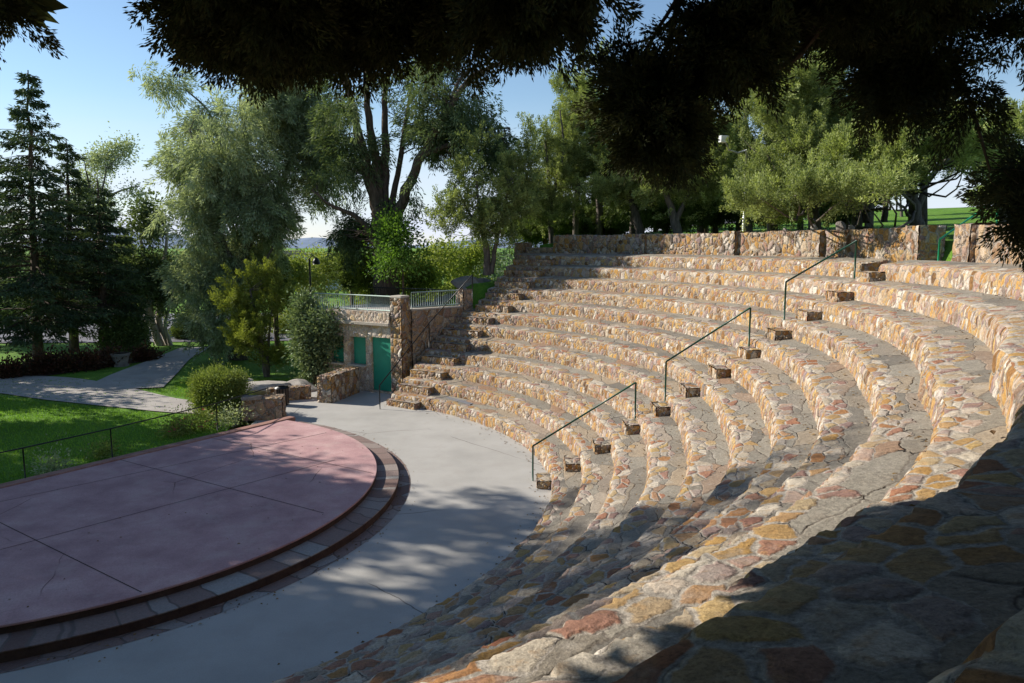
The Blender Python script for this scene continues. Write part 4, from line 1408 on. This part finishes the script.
juniper('tall slim juniper rising highest behind the far wall', 600, None, 38.0, [(['b', (598, 170), (588, 110), (582, 62)], .20, .04), ([(598, 200), (612, 150), (604, 90)], .10, .03)],
        [(582, 85, 16, 36, 0, .8), (592, 130, 26, 36), (570, 110, 18, 30), (610, 120, 18, 40), (580, 165, 30, 34), (612, 170, 28, 30), (600, 70, 10, 26, 0, .6), (560, 150, 14, 36)], 330, 33, per=62, shell=.55, scale=1.15)
juniper('loose juniper with gaps left of the slim one', 552, None, 36.0, [(['b', (550, 190), (545, 140)], .15, .04), ([(552, 200), (565, 150), (560, 110)], .09, .03)],
        [(545, 150, 16, 32), (562, 180, 20, 26), (540, 195, 22, 24), (570, 140, 10, 30), (556, 215, 26, 14)], 170, 34, per=62, shell=.55)
juniper('juniper leaning over the far wall with a slanting trunk', 642, None, 33.0, [(['b', (634, 205), (622, 180), (612, 150)], .22, .06), ([(630, 198), (645, 170), (655, 140)], .10, .03)],
        [(628, 180, 34, 20), (655, 165, 24, 30), (610, 195, 22, 16), (648, 200, 26, 10), (640, 145, 22, 24)], 240, 35, per=72)
juniper('broad juniper with a bent trunk behind the middle of the wall', 680, None, 30.0, [(['b', (672, 210), (664, 190), (670, 150)], .22, .05), ([(676, 222), (690, 190), (702, 160)], .12, .03)],
        [(668, 175, 24, 26), (695, 195, 28, 18), (705, 150, 26, 36), (660, 200, 16, 16), (690, 120, 22, 40), (720, 185, 20, 20)], 290, 36, per=75)
juniper('largest grey green juniper leaning over the wall', 817, None, 24.2, [(['b', (813, 205), (805, 170), (795, 120)], .20, .05), ([(815, 210), (835, 170), (850, 130)], .13, .04), ([(814, 212), (785, 185), (765, 150)], .10, .03), ([(808, 180), (775, 120), (770, 90)], .06, .02)],
        [(770, 208, 26, 10, -.5), (835, 205, 22, 12, -.5), (800, 205, 24, 10, -.5), (795, 196, 30, 13, -4.6, 1.5), (842, 194, 26, 13, -5.0, 1.5), (752, 203, 22, 10, -3.2, 1.5), (815, 185, 22, 14, -3.6, 1.2), (780, 110, 30, 40), (800, 80, 30, 26), (760, 160, 28, 34), (800, 165, 34, 30), (840, 140, 30, 44), (780, 195, 24, 20), (830, 185, 28, 14), (755, 205, 18, 14), (845, 95, 26, 26), (815, 120, 30, 30)], 520, 37, per=88, scale=.85)
juniper('light green juniper just right of the lamp post', 770, None, 25.5, [(['b', (768, 200), (762, 170)], .10, .03)], [(765, 195, 20, 22), (780, 210, 16, 12), (752, 175, 14, 20), (790, 215, 14, 8)], 110, 38, per=80, scale=.85)
juniper('juniper with two dark trunks left of the open lawn', 858, None, 24.5, [(['b', (856, 205), (852, 170), (860, 130)], .20, .05), ([(866, 222), (868, 200), (874, 165)], .15, .04), ([(884, 222), (886, 205), (880, 180)], .12, .04)],
        [(862, 160, 30, 30, -3.5), (885, 135, 28, 36, -3), (870, 190, 20, 12, -4.5), (850, 200, 12, 10, -4.5), (895, 175, 18, 18, -4)], 260, 39, per=80, scale=.9)
juniper('juniper with a thick dark trunk in front of the open lawn', 918, None, 24.0, [(['b', (914, 205), (910, 180), (905, 140)], .25, .08), ([(916, 215), (925, 185), (945, 160), (970, 152)], .12, .04)],
        [(905, 150, 28, 36, -4), (935, 165, 26, 24, -4), (925, 130, 30, 30, -3), (890, 190, 12, 8, -6), (950, 140, 24, 30, -4)], 250, 40, per=80, scale=.9)
juniper('light green juniper beyond the right hand branches', 1005, None, 27.0, [(['b', (1003, 200), (1000, 170), (990, 140)], .2, .06), ([(1002, 200), (975, 175), (955, 170)], .08, .03)],
        [(1000, 165, 34, 26), (1030, 180, 34, 40), (985, 150, 26, 22), (1010, 130, 30, 26), (960, 168, 18, 10)], 260, 41, per=78)
for i, (u, Y, vc, ru, rv, lab) in enumerate([(575, 37, 140, 34, 60, 'tall sunlit juniper just left of the hanging dark bough'), (632, 36, 170, 34, 44, 'full juniper under the left side of the hanging dark bough'), (700, 33, 140, 36, 62, 'tall full juniper left of the floodlight'),
                                            (748, 31, 120, 34, 60, 'tall full juniper right of the floodlight'), (812, 29, 105, 38, 60, 'tall full juniper behind the largest one'), (868, 29, 130, 34, 60, 'tall full juniper behind the two dark trunks'), (922, 30, 130, 30, 44, 'tall full juniper behind the thick dark trunk')]):
    juniper(lab, u, None, Y, [(['b', (u + 2, vc + rv * .5), (u - 3, vc), (u + 1, vc - rv * .6)], .18, .04)],
            [(u, vc, ru, rv), (u - ru * .5, vc + rv * .5, ru * .7, rv * .45), (u + ru * .5, vc + rv * .45, ru * .7, rv * .45), (u + ru * .2, vc - rv * .7, ru * .5, rv * .5)], 230, 240 + i, group='full junipers in the second row')
juniper('small round juniper far across the lawn', 900, None, 46.0, [(['b', (900, 195)], .1, .04)], [(902, 182, 26, 20)], 60, 42, per=80, scale=1.3, group='far junipers on the lawn')
juniper('low juniper on the crest of the lawn', 985, None, 50.0, [(['b', (985, 200)], .1, .04)], [(988, 196, 22, 12)], 50, 43, per=80, scale=1.3, group='far junipers on the lawn')
# dark evergreens closing the gaps behind
for i, (u, v, Y, ru, rv, lab, mt) in enumerate([
        (530, 215, 40, 34, 34, 'dark evergreen behind the twin stemmed juniper', 'juniperdark'),
        (575, 205, 43, 36, 40, 'dark evergreen below the slim tall juniper', 'juniperdark'),
        (618, 205, 42, 30, 36, 'dark evergreen behind the leaning trunk', 'juniperdark'),
        (655, 190, 42, 34, 46, 'dark evergreen behind the bent trunk', 'juniperdark'),
        (705, 180, 38, 30, 50, 'dark evergreen behind the floodlight', 'juniperdark'),
        (738, 165, 36, 30, 60, 'dark evergreen beside the lamp post', 'juniperdark'),
        (800, 170, 34, 40, 56, 'dark evergreen behind the largest juniper', 'juniperdark'),
        (860, 165, 40, 36, 40, 'dark evergreen behind the two dark trunks', 'juniperdark'),
        (655, 130, 44, 30, 50, 'tall dark evergreen right of the slim juniper', 'juniperdark'),
        (352, 268, 40, 12, 26, 'upright dark evergreen left of the elm trunk', 'juniperdark'),
        (274, 272, 40, 13, 20, 'dark leafy evergreen left of the lamp post on the slope', 'juniperdark'),
        (545, 228, 38.5, 26, 14, 'low dark evergreen at the left end of the far wall', 'juniperdark'),
        (600, 226, 39, 34, 14, 'low dark evergreen behind the far wall below the slim juniper', 'juniperdark'),
        (665, 218, 36, 34, 14, 'low dark evergreen behind the wall between two bent trunks', 'juniperdark'),
        (715, 214, 33, 26, 16, 'low dark evergreen behind the wall left of the lamp post', 'juniperdark'),
        (775, 206, 31, 40, 20, 'low dark evergreen behind the wall under the largest juniper', 'juniperdark'),
        (845, 204, 30, 26, 16, 'low dark evergreen behind the wall by the two dark trunks', 'juniperdark'),
        (192, 330, 47, 20, 14, 'dark evergreen shrub beside the narrow path', 'juniperdark'),
        (372, 275, 37, 16, 18, 'olive evergreen directly left of the elm trunk', 'juniperyellow')]):
    b = root_at(u, Y)
    plant('evergreen_tree', lab, 'tree', b, [([b, at(u, v + rv * .4, Y), at(u + 3, v - rv * .4, Y)], .16, .04)],
          [blob(u, v, Y, ru * .8, rv), blob(u - ru * .4, v + rv * .4, Y, ru * .7, rv * .6), blob(u + ru * .4, v + rv * .3, Y, ru * .7, rv * .6)], 430, 60, 'juniper', M[mt], M['bark'], 60 + i, group='dark evergreens filling the background', scale=1.5, twigs=30, holes=.12)
# pale shrubs on the slope
for i, (u, v, Y, ru, rv, lab) in enumerate([
        (318, 264, 52, 34, 22, 'pale yellow green shrub behind the slope lamp post'), (350, 255, 56, 24, 20, 'pale shrub right of the slope lamp post'), (290, 268, 50, 22, 16, 'pale shrub left of the slope lamp post'),
        (440, 262, 42, 36, 20, 'widest pale yellow green shrub right of the elm'), (415, 272, 38, 22, 16, 'pale shrub close to the elm trunk'), (462, 252, 46, 24, 16, 'pale shrub behind the stairs top'), (372, 282, 44, 20, 12, 'low pale shrub behind the roof railing')]):
    b = root_at(u, Y)
    plant('shrub', lab, 'shrub', b, [], [blob(u, v, Y, ru * .8, rv), blob(u - ru * .4, v + rv * .5, Y, ru * .6, rv * .6), blob(u + ru * .4, v + rv * .4, Y, ru * .6, rv * .6), (gz(b, .8), (1.6, 1.6, 1.2))], 150, 60, 'broad', M['shrub'], M['bark'], 90 + i, group='pale shrubs on the slope', scale=1.4)

# ---- ivy on the house corner, clipped bush, beds
V = []
ivb = [(np.array([*fp(3.2, .25), 2.2]), (.75, .22, .75)), (np.array([*fp(3.9, .3), 1.9]), (.7, .32, 1.0)), (np.array([*fp(4.3, .1), 2.6]), (.5, .5, .8)), (np.array([*fp(3.7, .35), 1.0]), (.45, .35, .8)), (np.array([*fp(2.75, .2), 2.5]), (.5, .25, .35)), (np.array([*fp(2.65, .22), 1.25]), (.22, .2, .5)), (np.array([*fp(2.95, .22), 1.75]), (.36, .16, .5)), (np.array([*fp(4.3, .1), 3.2]), (.35, .4, .5)), (np.array([*fp(3.9, .35), .35]), (.3, .3, .4))]
plant('ivy', 'dark glossy ivy mass climbing over the left corner of the stone house', 'ivy', (*fp(3.8, .4), 0), [([(*fp(3.8, .3), 0), (*fp(3.7, .25), 1.0), (*fp(3.6, .2), 2.0)], .06, .03)], ivb, 260, 46, 'small', M['ivy'], M['bark'], 120, scale=1.55, twigs=40, holes=.15, hf=3, fr=0)
b = gz(at(221, 420, 24.4)); b[2] = -.1
plant('clipped_bush', 'rounded clipped green bush by the corner of the stage', 'bush', b, [([b, b + np.array([0, 0, .5])], .06, .04)],
      [(b + np.array([0, 0, 1.15]), (.86, .78, .40)), (b + np.array([-.05, 0, .85]), (.84, .75, .45)), (b + np.array([.35, -.1, .6]), (.5, .5, .45)), (b + np.array([-.25, 0, .45]), (.55, .5, .35))], 900, 46, 'small', M['hedge'], M['bark'], 121, scale=.75, shell=.25, twigs=20, spread=.55, holes=0, fr=0)
GR = 'red leaved shrubs in the planting bed'
for i, (u, v, ru, rv, lab) in enumerate([(8, 372, 12, 6, 'leafy clump at the left end of the planting bed'), (38, 366, 15, 9, 'dark green clump around the foot of the tallest spruce'), (62, 365, 16, 8, 'reddest low shrub in the middle of the planting bed'), (86, 361, 15, 9, 'red leaved shrub left of the stone urn'), (106, 359, 13, 8, 'dark red shrub behind the stone urn'), (143, 356, 12, 5, 'low red shrub at the right end of the planting bed')]):
    x, y = gp(u, v + rv * .9); s = y / F
    b = gz((x, y))
    plant('red_shrub', lab, 'shrub', b, [], [(b + np.array([0, 0, rv * s * .9]), (ru * s, .7, rv * s)), (b + np.array([ru * s * .4, 0, rv * s * .6]), (ru * s * .7, .6, rv * s * .8))], 60, 40, 'small', M['redshrub'], M['bark'], 130 + i, group=GR, scale=1.7)
x, y = gp(125, 357); b = gz((x, y))
plant('round_bush', 'dark rounded shrub standing between the spruces and the pale stems', 'bush', b, [], [(b + np.array([0, 0, 1.3]), (1.25, 1.1, 1.1)), (b + np.array([0, 0, .6]), (1.3, 1.1, .6))], 170, 55, 'small', M['juniperdark'], M['bark'], 140, scale=1.6)
# rose bed and stray plants by the lawn edge
for i, (u, v, hh, lab, fl_) in enumerate([(188, 433, .45, 'rose bush with red blooms by the guard rail', 8), (203, 429, .5, 'pale leaved rose bush beside the clipped bush', 4), (176, 437, .35, 'small rose bush at the left end of the row', 5), (232, 427, .55, 'grey green plant against the stone pier', 0), (52, 474, .22, 'small grey plant at the edge of the stage', 0), (104, 457, .18, 'tiny reddish plant at the edge of the stage', 0)]):
    p = at(u, v, 22.0); x, y = gp(u, v)
    b = gz((x, y))
    ex = None
    r_ = np.random.default_rng(i + 5)
    root = plant('rose_bush' if fl_ else 'low_plant', lab, 'plant', b, [], [(b + np.array([0, 0, hh * .6]), (hh * .75, hh * .7, hh * .55))], 40, 26, 'small', M['hedge'] if i not in (3, 4) else M['willow'], M['bark'], 150 + i, group='plants along the stage edge', scale=.8)
    if fl_:
        P = np.repeat(b + np.array([0, 0, hh * .75]) + r_.normal(0, 1, (fl_, 3)) * np.array([hh * .5, hh * .4, hh * .25]), 9, 0) + r_.normal(0, .015, (fl_ * 9, 3))
        dd = r_.normal(0, 1, (fl_ * 9, 3)); dd[:, 2] = abs(dd[:, 2]); dd /= np.linalg.norm(dd, axis=1)[:, None]
        V, Q = leaf_quads(P, dd, np.full(len(P), .06), np.full(len(P), .05), r_)
        tq = np.repeat(r_.uniform(0, 1, len(P)), 4)
        for q in range(fl_):
            np_mesh('bloom', V[q * 36:(q + 1) * 36], np.arange(36).reshape(9, 4), M['flower'], tint=tq[q * 36:(q + 1) * 36], parent=root)

# stone urn in the bed
x, y = gp(121, 366); b = gz((x, y))
un = thing('stone_urn', 'round stone planter tub at the edge of the path', 'planter', b)
m = MB(); m.tube([b + np.array([0, 0, z]) for z in (0, .08, .12, .5, .62, .64)], [.36, .36, .30, .40, .46, .40], 18); m.build('tub', M['rock'], un, True)
m = MB(); m.tube([b + np.array([0, 0, z]) for z in (.60, .635)], [.41, .40], 18); m.build('soil', M['soil'], un, True)

# ---- lamps
b = root_at(309, 44); t = at(309, 259, 44)
lamp_ = thing('street_lamp', 'black lantern lamp post on the slope beyond the house', 'street lamp', b)
m = MB(); m.tube([b, b + np.array([0, 0, .6]), np.array([b[0], b[1], t[2] - .1]), t], [.10, .07, .055, .05], 10); m.build('post', M['blackmetal'], lamp_, True)
m = MB(); m.tube([t, t + np.array([.25, 0, .22]), t + np.array([.42, 0, .05])], [.03, .03, .03], 8); m.build('arm', M['blackmetal'], lamp_, True)
m = MB(); m.tube([t + np.array([.42, 0, .10 - z]) for z in (0, .1, .3, .42)], [.05, .14, .24, .20], 12); m.build('lantern', M['blackmetal'], lamp_, True)
Yl = 25.7
b = root_at(743, Yl); t = at(743, 150, Yl)
fl_ = thing('floodlight', 'grey lamp post with a white floodlight on a curved arm behind the wall', 'floodlight', b)
m = MB(); m.tube([b, np.array([b[0], b[1], t[2]])], [.06, .05], 10); m.build('post', M['greymetal'], fl_, True)
c = at(725, 141, Yl - .2)
m = MB(); m.tube([np.array([b[0], b[1], t[2]]), at(738, 153, Yl), at(729, 150, Yl - .1), c], [.03, .03, .028, .025], 8); m.build('arm', M['greymetal'], fl_, True)
m = MB(); m.box(c + np.array([-.05, 0, .06]), (.30, .16, .22), rad(20)); m.build('lamp_head', M['white'], fl_, bevel=.02)
m = MB(); q = at(736, 169, Yl); m.tube([q, at(750, 168, Yl)], [.02, .02], 6); m.build('crossbar', M['greymetal'], fl_, True)

# ---- town in the gap
for i, (u, v, wpx, hpx, lab, fx) in enumerate([(300, 257, 22, 5, 'long white flat roofed building far off in the gap between the trees', M['brick']), (292, 255, 9, 6, 'small white building beside the long one far away', M['brick']), (335, 257, 14, 4, 'low pale building far off right of the lamp post', M['brick'])]):
    Yt = 200.0; s = Yt / F
    c = at(u, v, Yt); z0_ = float(terrain(c[0], c[1])); zt = c[2] + hpx * s * .5
    hs = thing('town_building', lab, 'building', (c[0], c[1], z0_), 'buildings in the far town')
    m = MB(); m.box((c[0], c[1], (z0_ + zt) / 2), (wpx * s, 9, zt - z0_)); m.build('wall', fx, hs)
    m = MB(); m.box((c[0], c[1], zt + .2), (wpx * s + .8, 9.8, .4)); m.build('roof', M['brownroof'], hs)
    m = MB()
    for q in range(5): m.box((c[0] + (q - 2) * wpx * s / 5.5, c[1] - 4.52, zt - 1.0), (wpx * s / 9, .06, .9))
    m.build('windows', M['recess'], hs)
r_ = np.random.default_rng(77)
bl = []
for i in range(150):
    Yt = r_.uniform(150, 420)
    u = r_.uniform(-150, 620)
    p = at(u, 250, Yt); z0_ = float(terrain(p[0], p[1])); hh = r_.uniform(5, 10)
    bl.append((np.array([p[0], p[1], z0_ + hh * .45]), (hh * .55, hh * .55, hh * .55)))
V, Q, tint, _ = foliage(bl, 3000, 16, 'broad', r_, 8.0, .5, 4.5)
tag(np_mesh('far_woodland', V, Q, M['fartree'], tint=tint), kind='stuff')
hl = MB()
hx = np.linspace(-3600, 3600, 90)
hz_ = 60 + 35 * np.sin(hx / 700) + 22 * np.sin(hx / 260 + 1) + 10 * np.sin(hx / 90)
Vh = [(x, 5200, -30) for x in hx] + [(x, 5900, h_ + 10) for x, h_ in zip(hx, hz_)] + [(x, 6800, -30) for x in hx]
nh = len(hx)
hl.add(Vh, [(i, i + 1, nh + i + 1, nh + i) for i in range(nh - 1)] + [(nh + i, nh + i + 1, 2 * nh + i + 1, 2 * nh + i) for i in range(nh - 1)])
tag(hl.build('hills', M['hill']), kind='structure')

# ---- trees beyond the picture on the left, whose shade lies on the stage and floor
for i, (x, y, hh, rr_, n_, lab) in enumerate(SHADE):
    b = gz((x, y), -.1)
    plant('shade_tree', lab, 'tree', b, [([b, b + np.array([.1, 0, hh * .45]), b + np.array([0, .2, hh * .8])], .3, .06)],
          [(b + np.array([0, 0, hh * .64]), (rr_ * .42, rr_, hh * .36)), (b + np.array([rr_ * .25, rr_ * .3, hh * .45]), (rr_ * .35, rr_ * .8, hh * .22)), (b + np.array([-rr_ * .25, -rr_ * .5, hh * .5]), (rr_ * .35, rr_ * .8, hh * .25))],
          n_, 34, 'broad', M['elm'], M['bark'], 200 + i, group='shade trees left of the stage', scale=2.3, twigs=40, holes=.64, hf=1.7)


# ---- the tree over the viewer
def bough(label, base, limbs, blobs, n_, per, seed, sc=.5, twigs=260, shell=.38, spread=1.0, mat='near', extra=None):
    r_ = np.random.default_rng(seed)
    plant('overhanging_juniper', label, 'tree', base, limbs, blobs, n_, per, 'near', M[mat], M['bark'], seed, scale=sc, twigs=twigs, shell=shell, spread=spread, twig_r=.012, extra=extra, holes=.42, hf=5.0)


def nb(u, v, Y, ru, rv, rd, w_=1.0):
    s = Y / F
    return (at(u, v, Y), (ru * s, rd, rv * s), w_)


EX1 = foliage(WB1, WN[0], WN[1], 'juniper', np.random.default_rng(5), 3.2, holes=0)[:3]  # unseen crown mass added above and behind the viewer to block sun and sky
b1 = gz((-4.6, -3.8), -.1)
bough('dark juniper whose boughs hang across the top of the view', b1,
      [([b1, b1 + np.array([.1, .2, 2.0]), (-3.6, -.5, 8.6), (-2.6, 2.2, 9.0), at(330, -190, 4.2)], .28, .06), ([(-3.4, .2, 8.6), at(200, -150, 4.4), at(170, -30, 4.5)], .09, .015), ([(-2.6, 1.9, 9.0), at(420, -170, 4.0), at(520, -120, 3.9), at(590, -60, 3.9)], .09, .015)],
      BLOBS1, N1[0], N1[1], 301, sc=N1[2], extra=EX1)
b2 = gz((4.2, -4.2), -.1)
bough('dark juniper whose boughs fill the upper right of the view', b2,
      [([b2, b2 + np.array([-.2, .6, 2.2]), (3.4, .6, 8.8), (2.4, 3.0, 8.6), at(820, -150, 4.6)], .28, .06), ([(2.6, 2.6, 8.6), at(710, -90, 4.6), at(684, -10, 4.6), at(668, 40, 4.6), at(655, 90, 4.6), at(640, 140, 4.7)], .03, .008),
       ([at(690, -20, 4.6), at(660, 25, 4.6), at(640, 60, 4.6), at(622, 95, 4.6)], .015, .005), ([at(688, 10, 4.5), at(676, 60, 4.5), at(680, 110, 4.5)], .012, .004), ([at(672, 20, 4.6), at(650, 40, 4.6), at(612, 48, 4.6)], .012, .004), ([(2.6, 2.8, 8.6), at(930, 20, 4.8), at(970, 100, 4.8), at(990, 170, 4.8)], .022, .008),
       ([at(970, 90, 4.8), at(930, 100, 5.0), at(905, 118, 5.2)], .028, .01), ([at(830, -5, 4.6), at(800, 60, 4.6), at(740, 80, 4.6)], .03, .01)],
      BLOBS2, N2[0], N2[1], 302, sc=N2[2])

# ---- fallen leaves on floor, stage and lowest tiers
r_ = np.random.default_rng(99)
P = []
for _ in range(260):
    a_, r = r_.uniform(rad(-80), rad(60)), R0 - abs(r_.normal(0, .25)) - .02
    P.append((CX + r * math.cos(a_), CY + r * math.sin(a_), .008))
for _ in range(200):
    a_, r = r_.uniform(rad(-80), rad(60)), 7.42 + abs(r_.normal(0, .25))
    P.append((SX + r * math.cos(a_), SY + r * math.sin(a_), .012))
for _ in range(40):
    a_, r = r_.uniform(rad(-90), rad(50)), 6.8 * math.sqrt(r_.uniform(.2, 1))
    if ((SX + r * math.cos(a_)) - P1[0]) * back[0] + ((SY + r * math.sin(a_)) - P1[1]) * back[1] < -.1:
        P.append((SX + r * math.cos(a_), SY + r * math.sin(a_), .322))
for _ in range(1500):
    k = int(r_.integers(1, 12)); a_ = r_.uniform(rad(-72), rad(55)); r = float(rad_k(k + 1, a_)) - abs(r_.normal(0, .12)) - .03
    P.append((CX + r * math.cos(a_), CY + r * math.sin(a_), k * TH - SLOPE * .2 + .03))
P = np.array(P)
dd = np.stack([r_.normal(0, 1, len(P)), r_.normal(0, 1, len(P)), r_.normal(0, .12, len(P))], -1); dd /= np.linalg.norm(dd, axis=1)[:, None]
sd_ = np.cross(dd, np.array([0, 0, 1.0])); ln_ = r_.uniform(.03, .07, len(P))[:, None]
lift = np.array([0, 0, .012])
V = np.stack([P, P + dd * ln_ * .5 + sd_ * ln_ * .28 + lift, P + dd * ln_, P + dd * ln_ * .5 - sd_ * ln_ * .28 + lift * .3], 1).reshape(-1, 3)
tag(np_mesh('fallen_leaves', V, np.arange(len(V)).reshape(-1, 4), M['litter'], tint=np.repeat(r_.uniform(0, 1, len(P)), 4)), kind='stuff')

# ---- grass blades on the lawn by the stage
r_ = np.random.default_rng(123)
nb_ = 90000
x = r_.uniform(-26, -8.2, nb_); y = r_.uniform(13, 31.5, nb_)
side_ = (x - P1[0]) * back[0] + (y - P1[1]) * back[1]
z = terrain(x, y)
ok = (side_ > .30) & (np.abs(x / np.maximum(y, .1)) < .78)


def near_path(px_, py_):
    m = np.zeros(len(px_), dtype=bool)
    for o in bpy.data.objects:
        if o.name.startswith('path') and o.type == 'MESH':
            n_ = len(o.data.vertices); c = np.zeros(n_ * 3, dtype=np.float32); o.data.vertices.foreach_get('co', c)
            c = c.reshape(-1, 3)[:, :2]
            for i0 in range(0, len(px_), 4000):
                d2 = (px_[i0:i0 + 4000, None] - c[None, :, 0]) ** 2 + (py_[i0:i0 + 4000, None] - c[None, :, 1]) ** 2
                m[i0:i0 + 4000] |= d2.min(1) < .30 ** 2
    return m


x, y, z = x[ok], y[ok], z[ok]
k = ~near_path(x, y)
P = np.stack([x[k], y[k], z[k] - .01], -1)
dd = np.stack([r_.normal(0, .45, len(P)), r_.normal(0, .45, len(P)), np.ones(len(P))], -1); dd /= np.linalg.norm(dd, axis=1)[:, None]
V, Q = leaf_quads(P, dd, np.full(len(P), .085), np.full(len(P), .020), r_)
L = lumps(P, .5, r_)
tag(np_mesh('grass', V, Q, M['blade'], tint=np.repeat(np.clip(.5 + .1 * L + r_.normal(0, .2, len(P)), 0, 1), 4)), kind='stuff')
# ------------------------------------------------------------------ camera, light, view
cam = bpy.data.cameras.new('camera')
cam.sensor_width = 36.0
cam.lens = F / 1024 * 36.0
cam.clip_start = .05
cam.clip_end = 20000
co = bpy.data.objects.new('camera', cam)
co.location = (0, 0, H)
co.rotation_euler = (PI / 2 - PITCH, 0, 0)
COL.objects.link(co)
scene.camera = co

SUN_EL = rad(30)
SUN_DIR = np.array([-.955, .295])           # where the sun stands (x, y)
SUN_DIR = SUN_DIR / np.linalg.norm(SUN_DIR)
sl = bpy.data.lights.new('sun', 'SUN')
sl.energy = 5.0
sl.angle = rad(.53)
sl.color = (1.0, .94, .85)
so = bpy.data.objects.new('sun', sl)
from mathutils import Vector
dirv = Vector((-SUN_DIR[0] * math.cos(SUN_EL), -SUN_DIR[1] * math.cos(SUN_EL), -math.sin(SUN_EL)))
so.rotation_euler = dirv.to_track_quat('-Z', 'Y').to_euler()
so.location = (-40, 10, 40)
COL.objects.link(so)

w = bpy.data.worlds.new('World')
scene.world = w
w.use_nodes = True
nt = w.node_tree
nt.nodes.clear()
sky = nt.nodes.new('ShaderNodeTexSky')
sky.sky_type = 'NISHITA'
sky.sun_disc = False
sky.sun_elevation = SUN_EL
sky.sun_rotation = math.atan2(SUN_DIR[0], SUN_DIR[1])
sky.altitude = 1400
sky.air_density = 1.3
sky.dust_density = .1
sky.ozone_density = 3.0
bg = nt.nodes.new('ShaderNodeBackground')
bg.inputs['Strength'].default_value = .095
ow = nt.nodes.new('ShaderNodeOutputWorld')
# thin bright cloud near the horizon
tc = nt.nodes.new('ShaderNodeTexCoord')
sp = nt.nodes.new('ShaderNodeSeparateXYZ')
nt.links.new(tc.outputs['Generated'], sp.inputs[0])
mp = nt.nodes.new('ShaderNodeMapping')
mp.inputs['Scale'].default_value = (2.2, 2.2, 16)
nt.links.new(tc.outputs['Generated'], mp.inputs[0])
nz = nt.nodes.new('ShaderNodeTexNoise')
nz.inputs['Scale'].default_value = 2.0
nz.inputs['Detail'].default_value = 6
nt.links.new(mp.outputs[0], nz.inputs['Vector'])
el = nt.nodes.new('ShaderNodeMapRange'); el.interpolation_type = 'SMOOTHSTEP'
el.inputs[1].default_value = .20; el.inputs[2].default_value = 0.0
nt.links.new(sp.outputs['Z'], el.inputs[0])
cl = nt.nodes.new('ShaderNodeMapRange'); cl.interpolation_type = 'SMOOTHSTEP'
cl.inputs[1].default_value = .30; cl.inputs[2].default_value = .62; cl.inputs[3].default_value = .55
nt.links.new(nz.outputs['Fac'], cl.inputs[0])
mu = nt.nodes.new('ShaderNodeMath'); mu.operation = 'MULTIPLY'
nt.links.new(el.outputs[0], mu.inputs[0]); nt.links.new(cl.outputs[0], mu.inputs[1])
mx = nt.nodes.new('ShaderNodeMix'); mx.data_type = 'RGBA'
mx.inputs[7].default_value = (5.6, 6.1, 7.4, 1)
nt.links.new(mu.outputs[0], mx.inputs[0])
nt.links.new(sky.outputs[0], mx.inputs[6])
nt.links.new(mx.outputs[2], bg.inputs[0])
nt.links.new(bg.outputs[0], ow.inputs[0])

scene.view_settings.view_transform = 'Standard'
scene.view_settings.look = 'None'
scene.view_settings.gamma = 1.0
scene.view_settings.exposure = 0.6
scene.view_settings.use_curve_mapping = False
scene.render.engine = 'CYCLES'
scene.cycles.use_denoising = True
scene.cycles.max_bounces = 6
scene.cycles.diffuse_bounces = 3
scene.cycles.transparent_max_bounces = 4
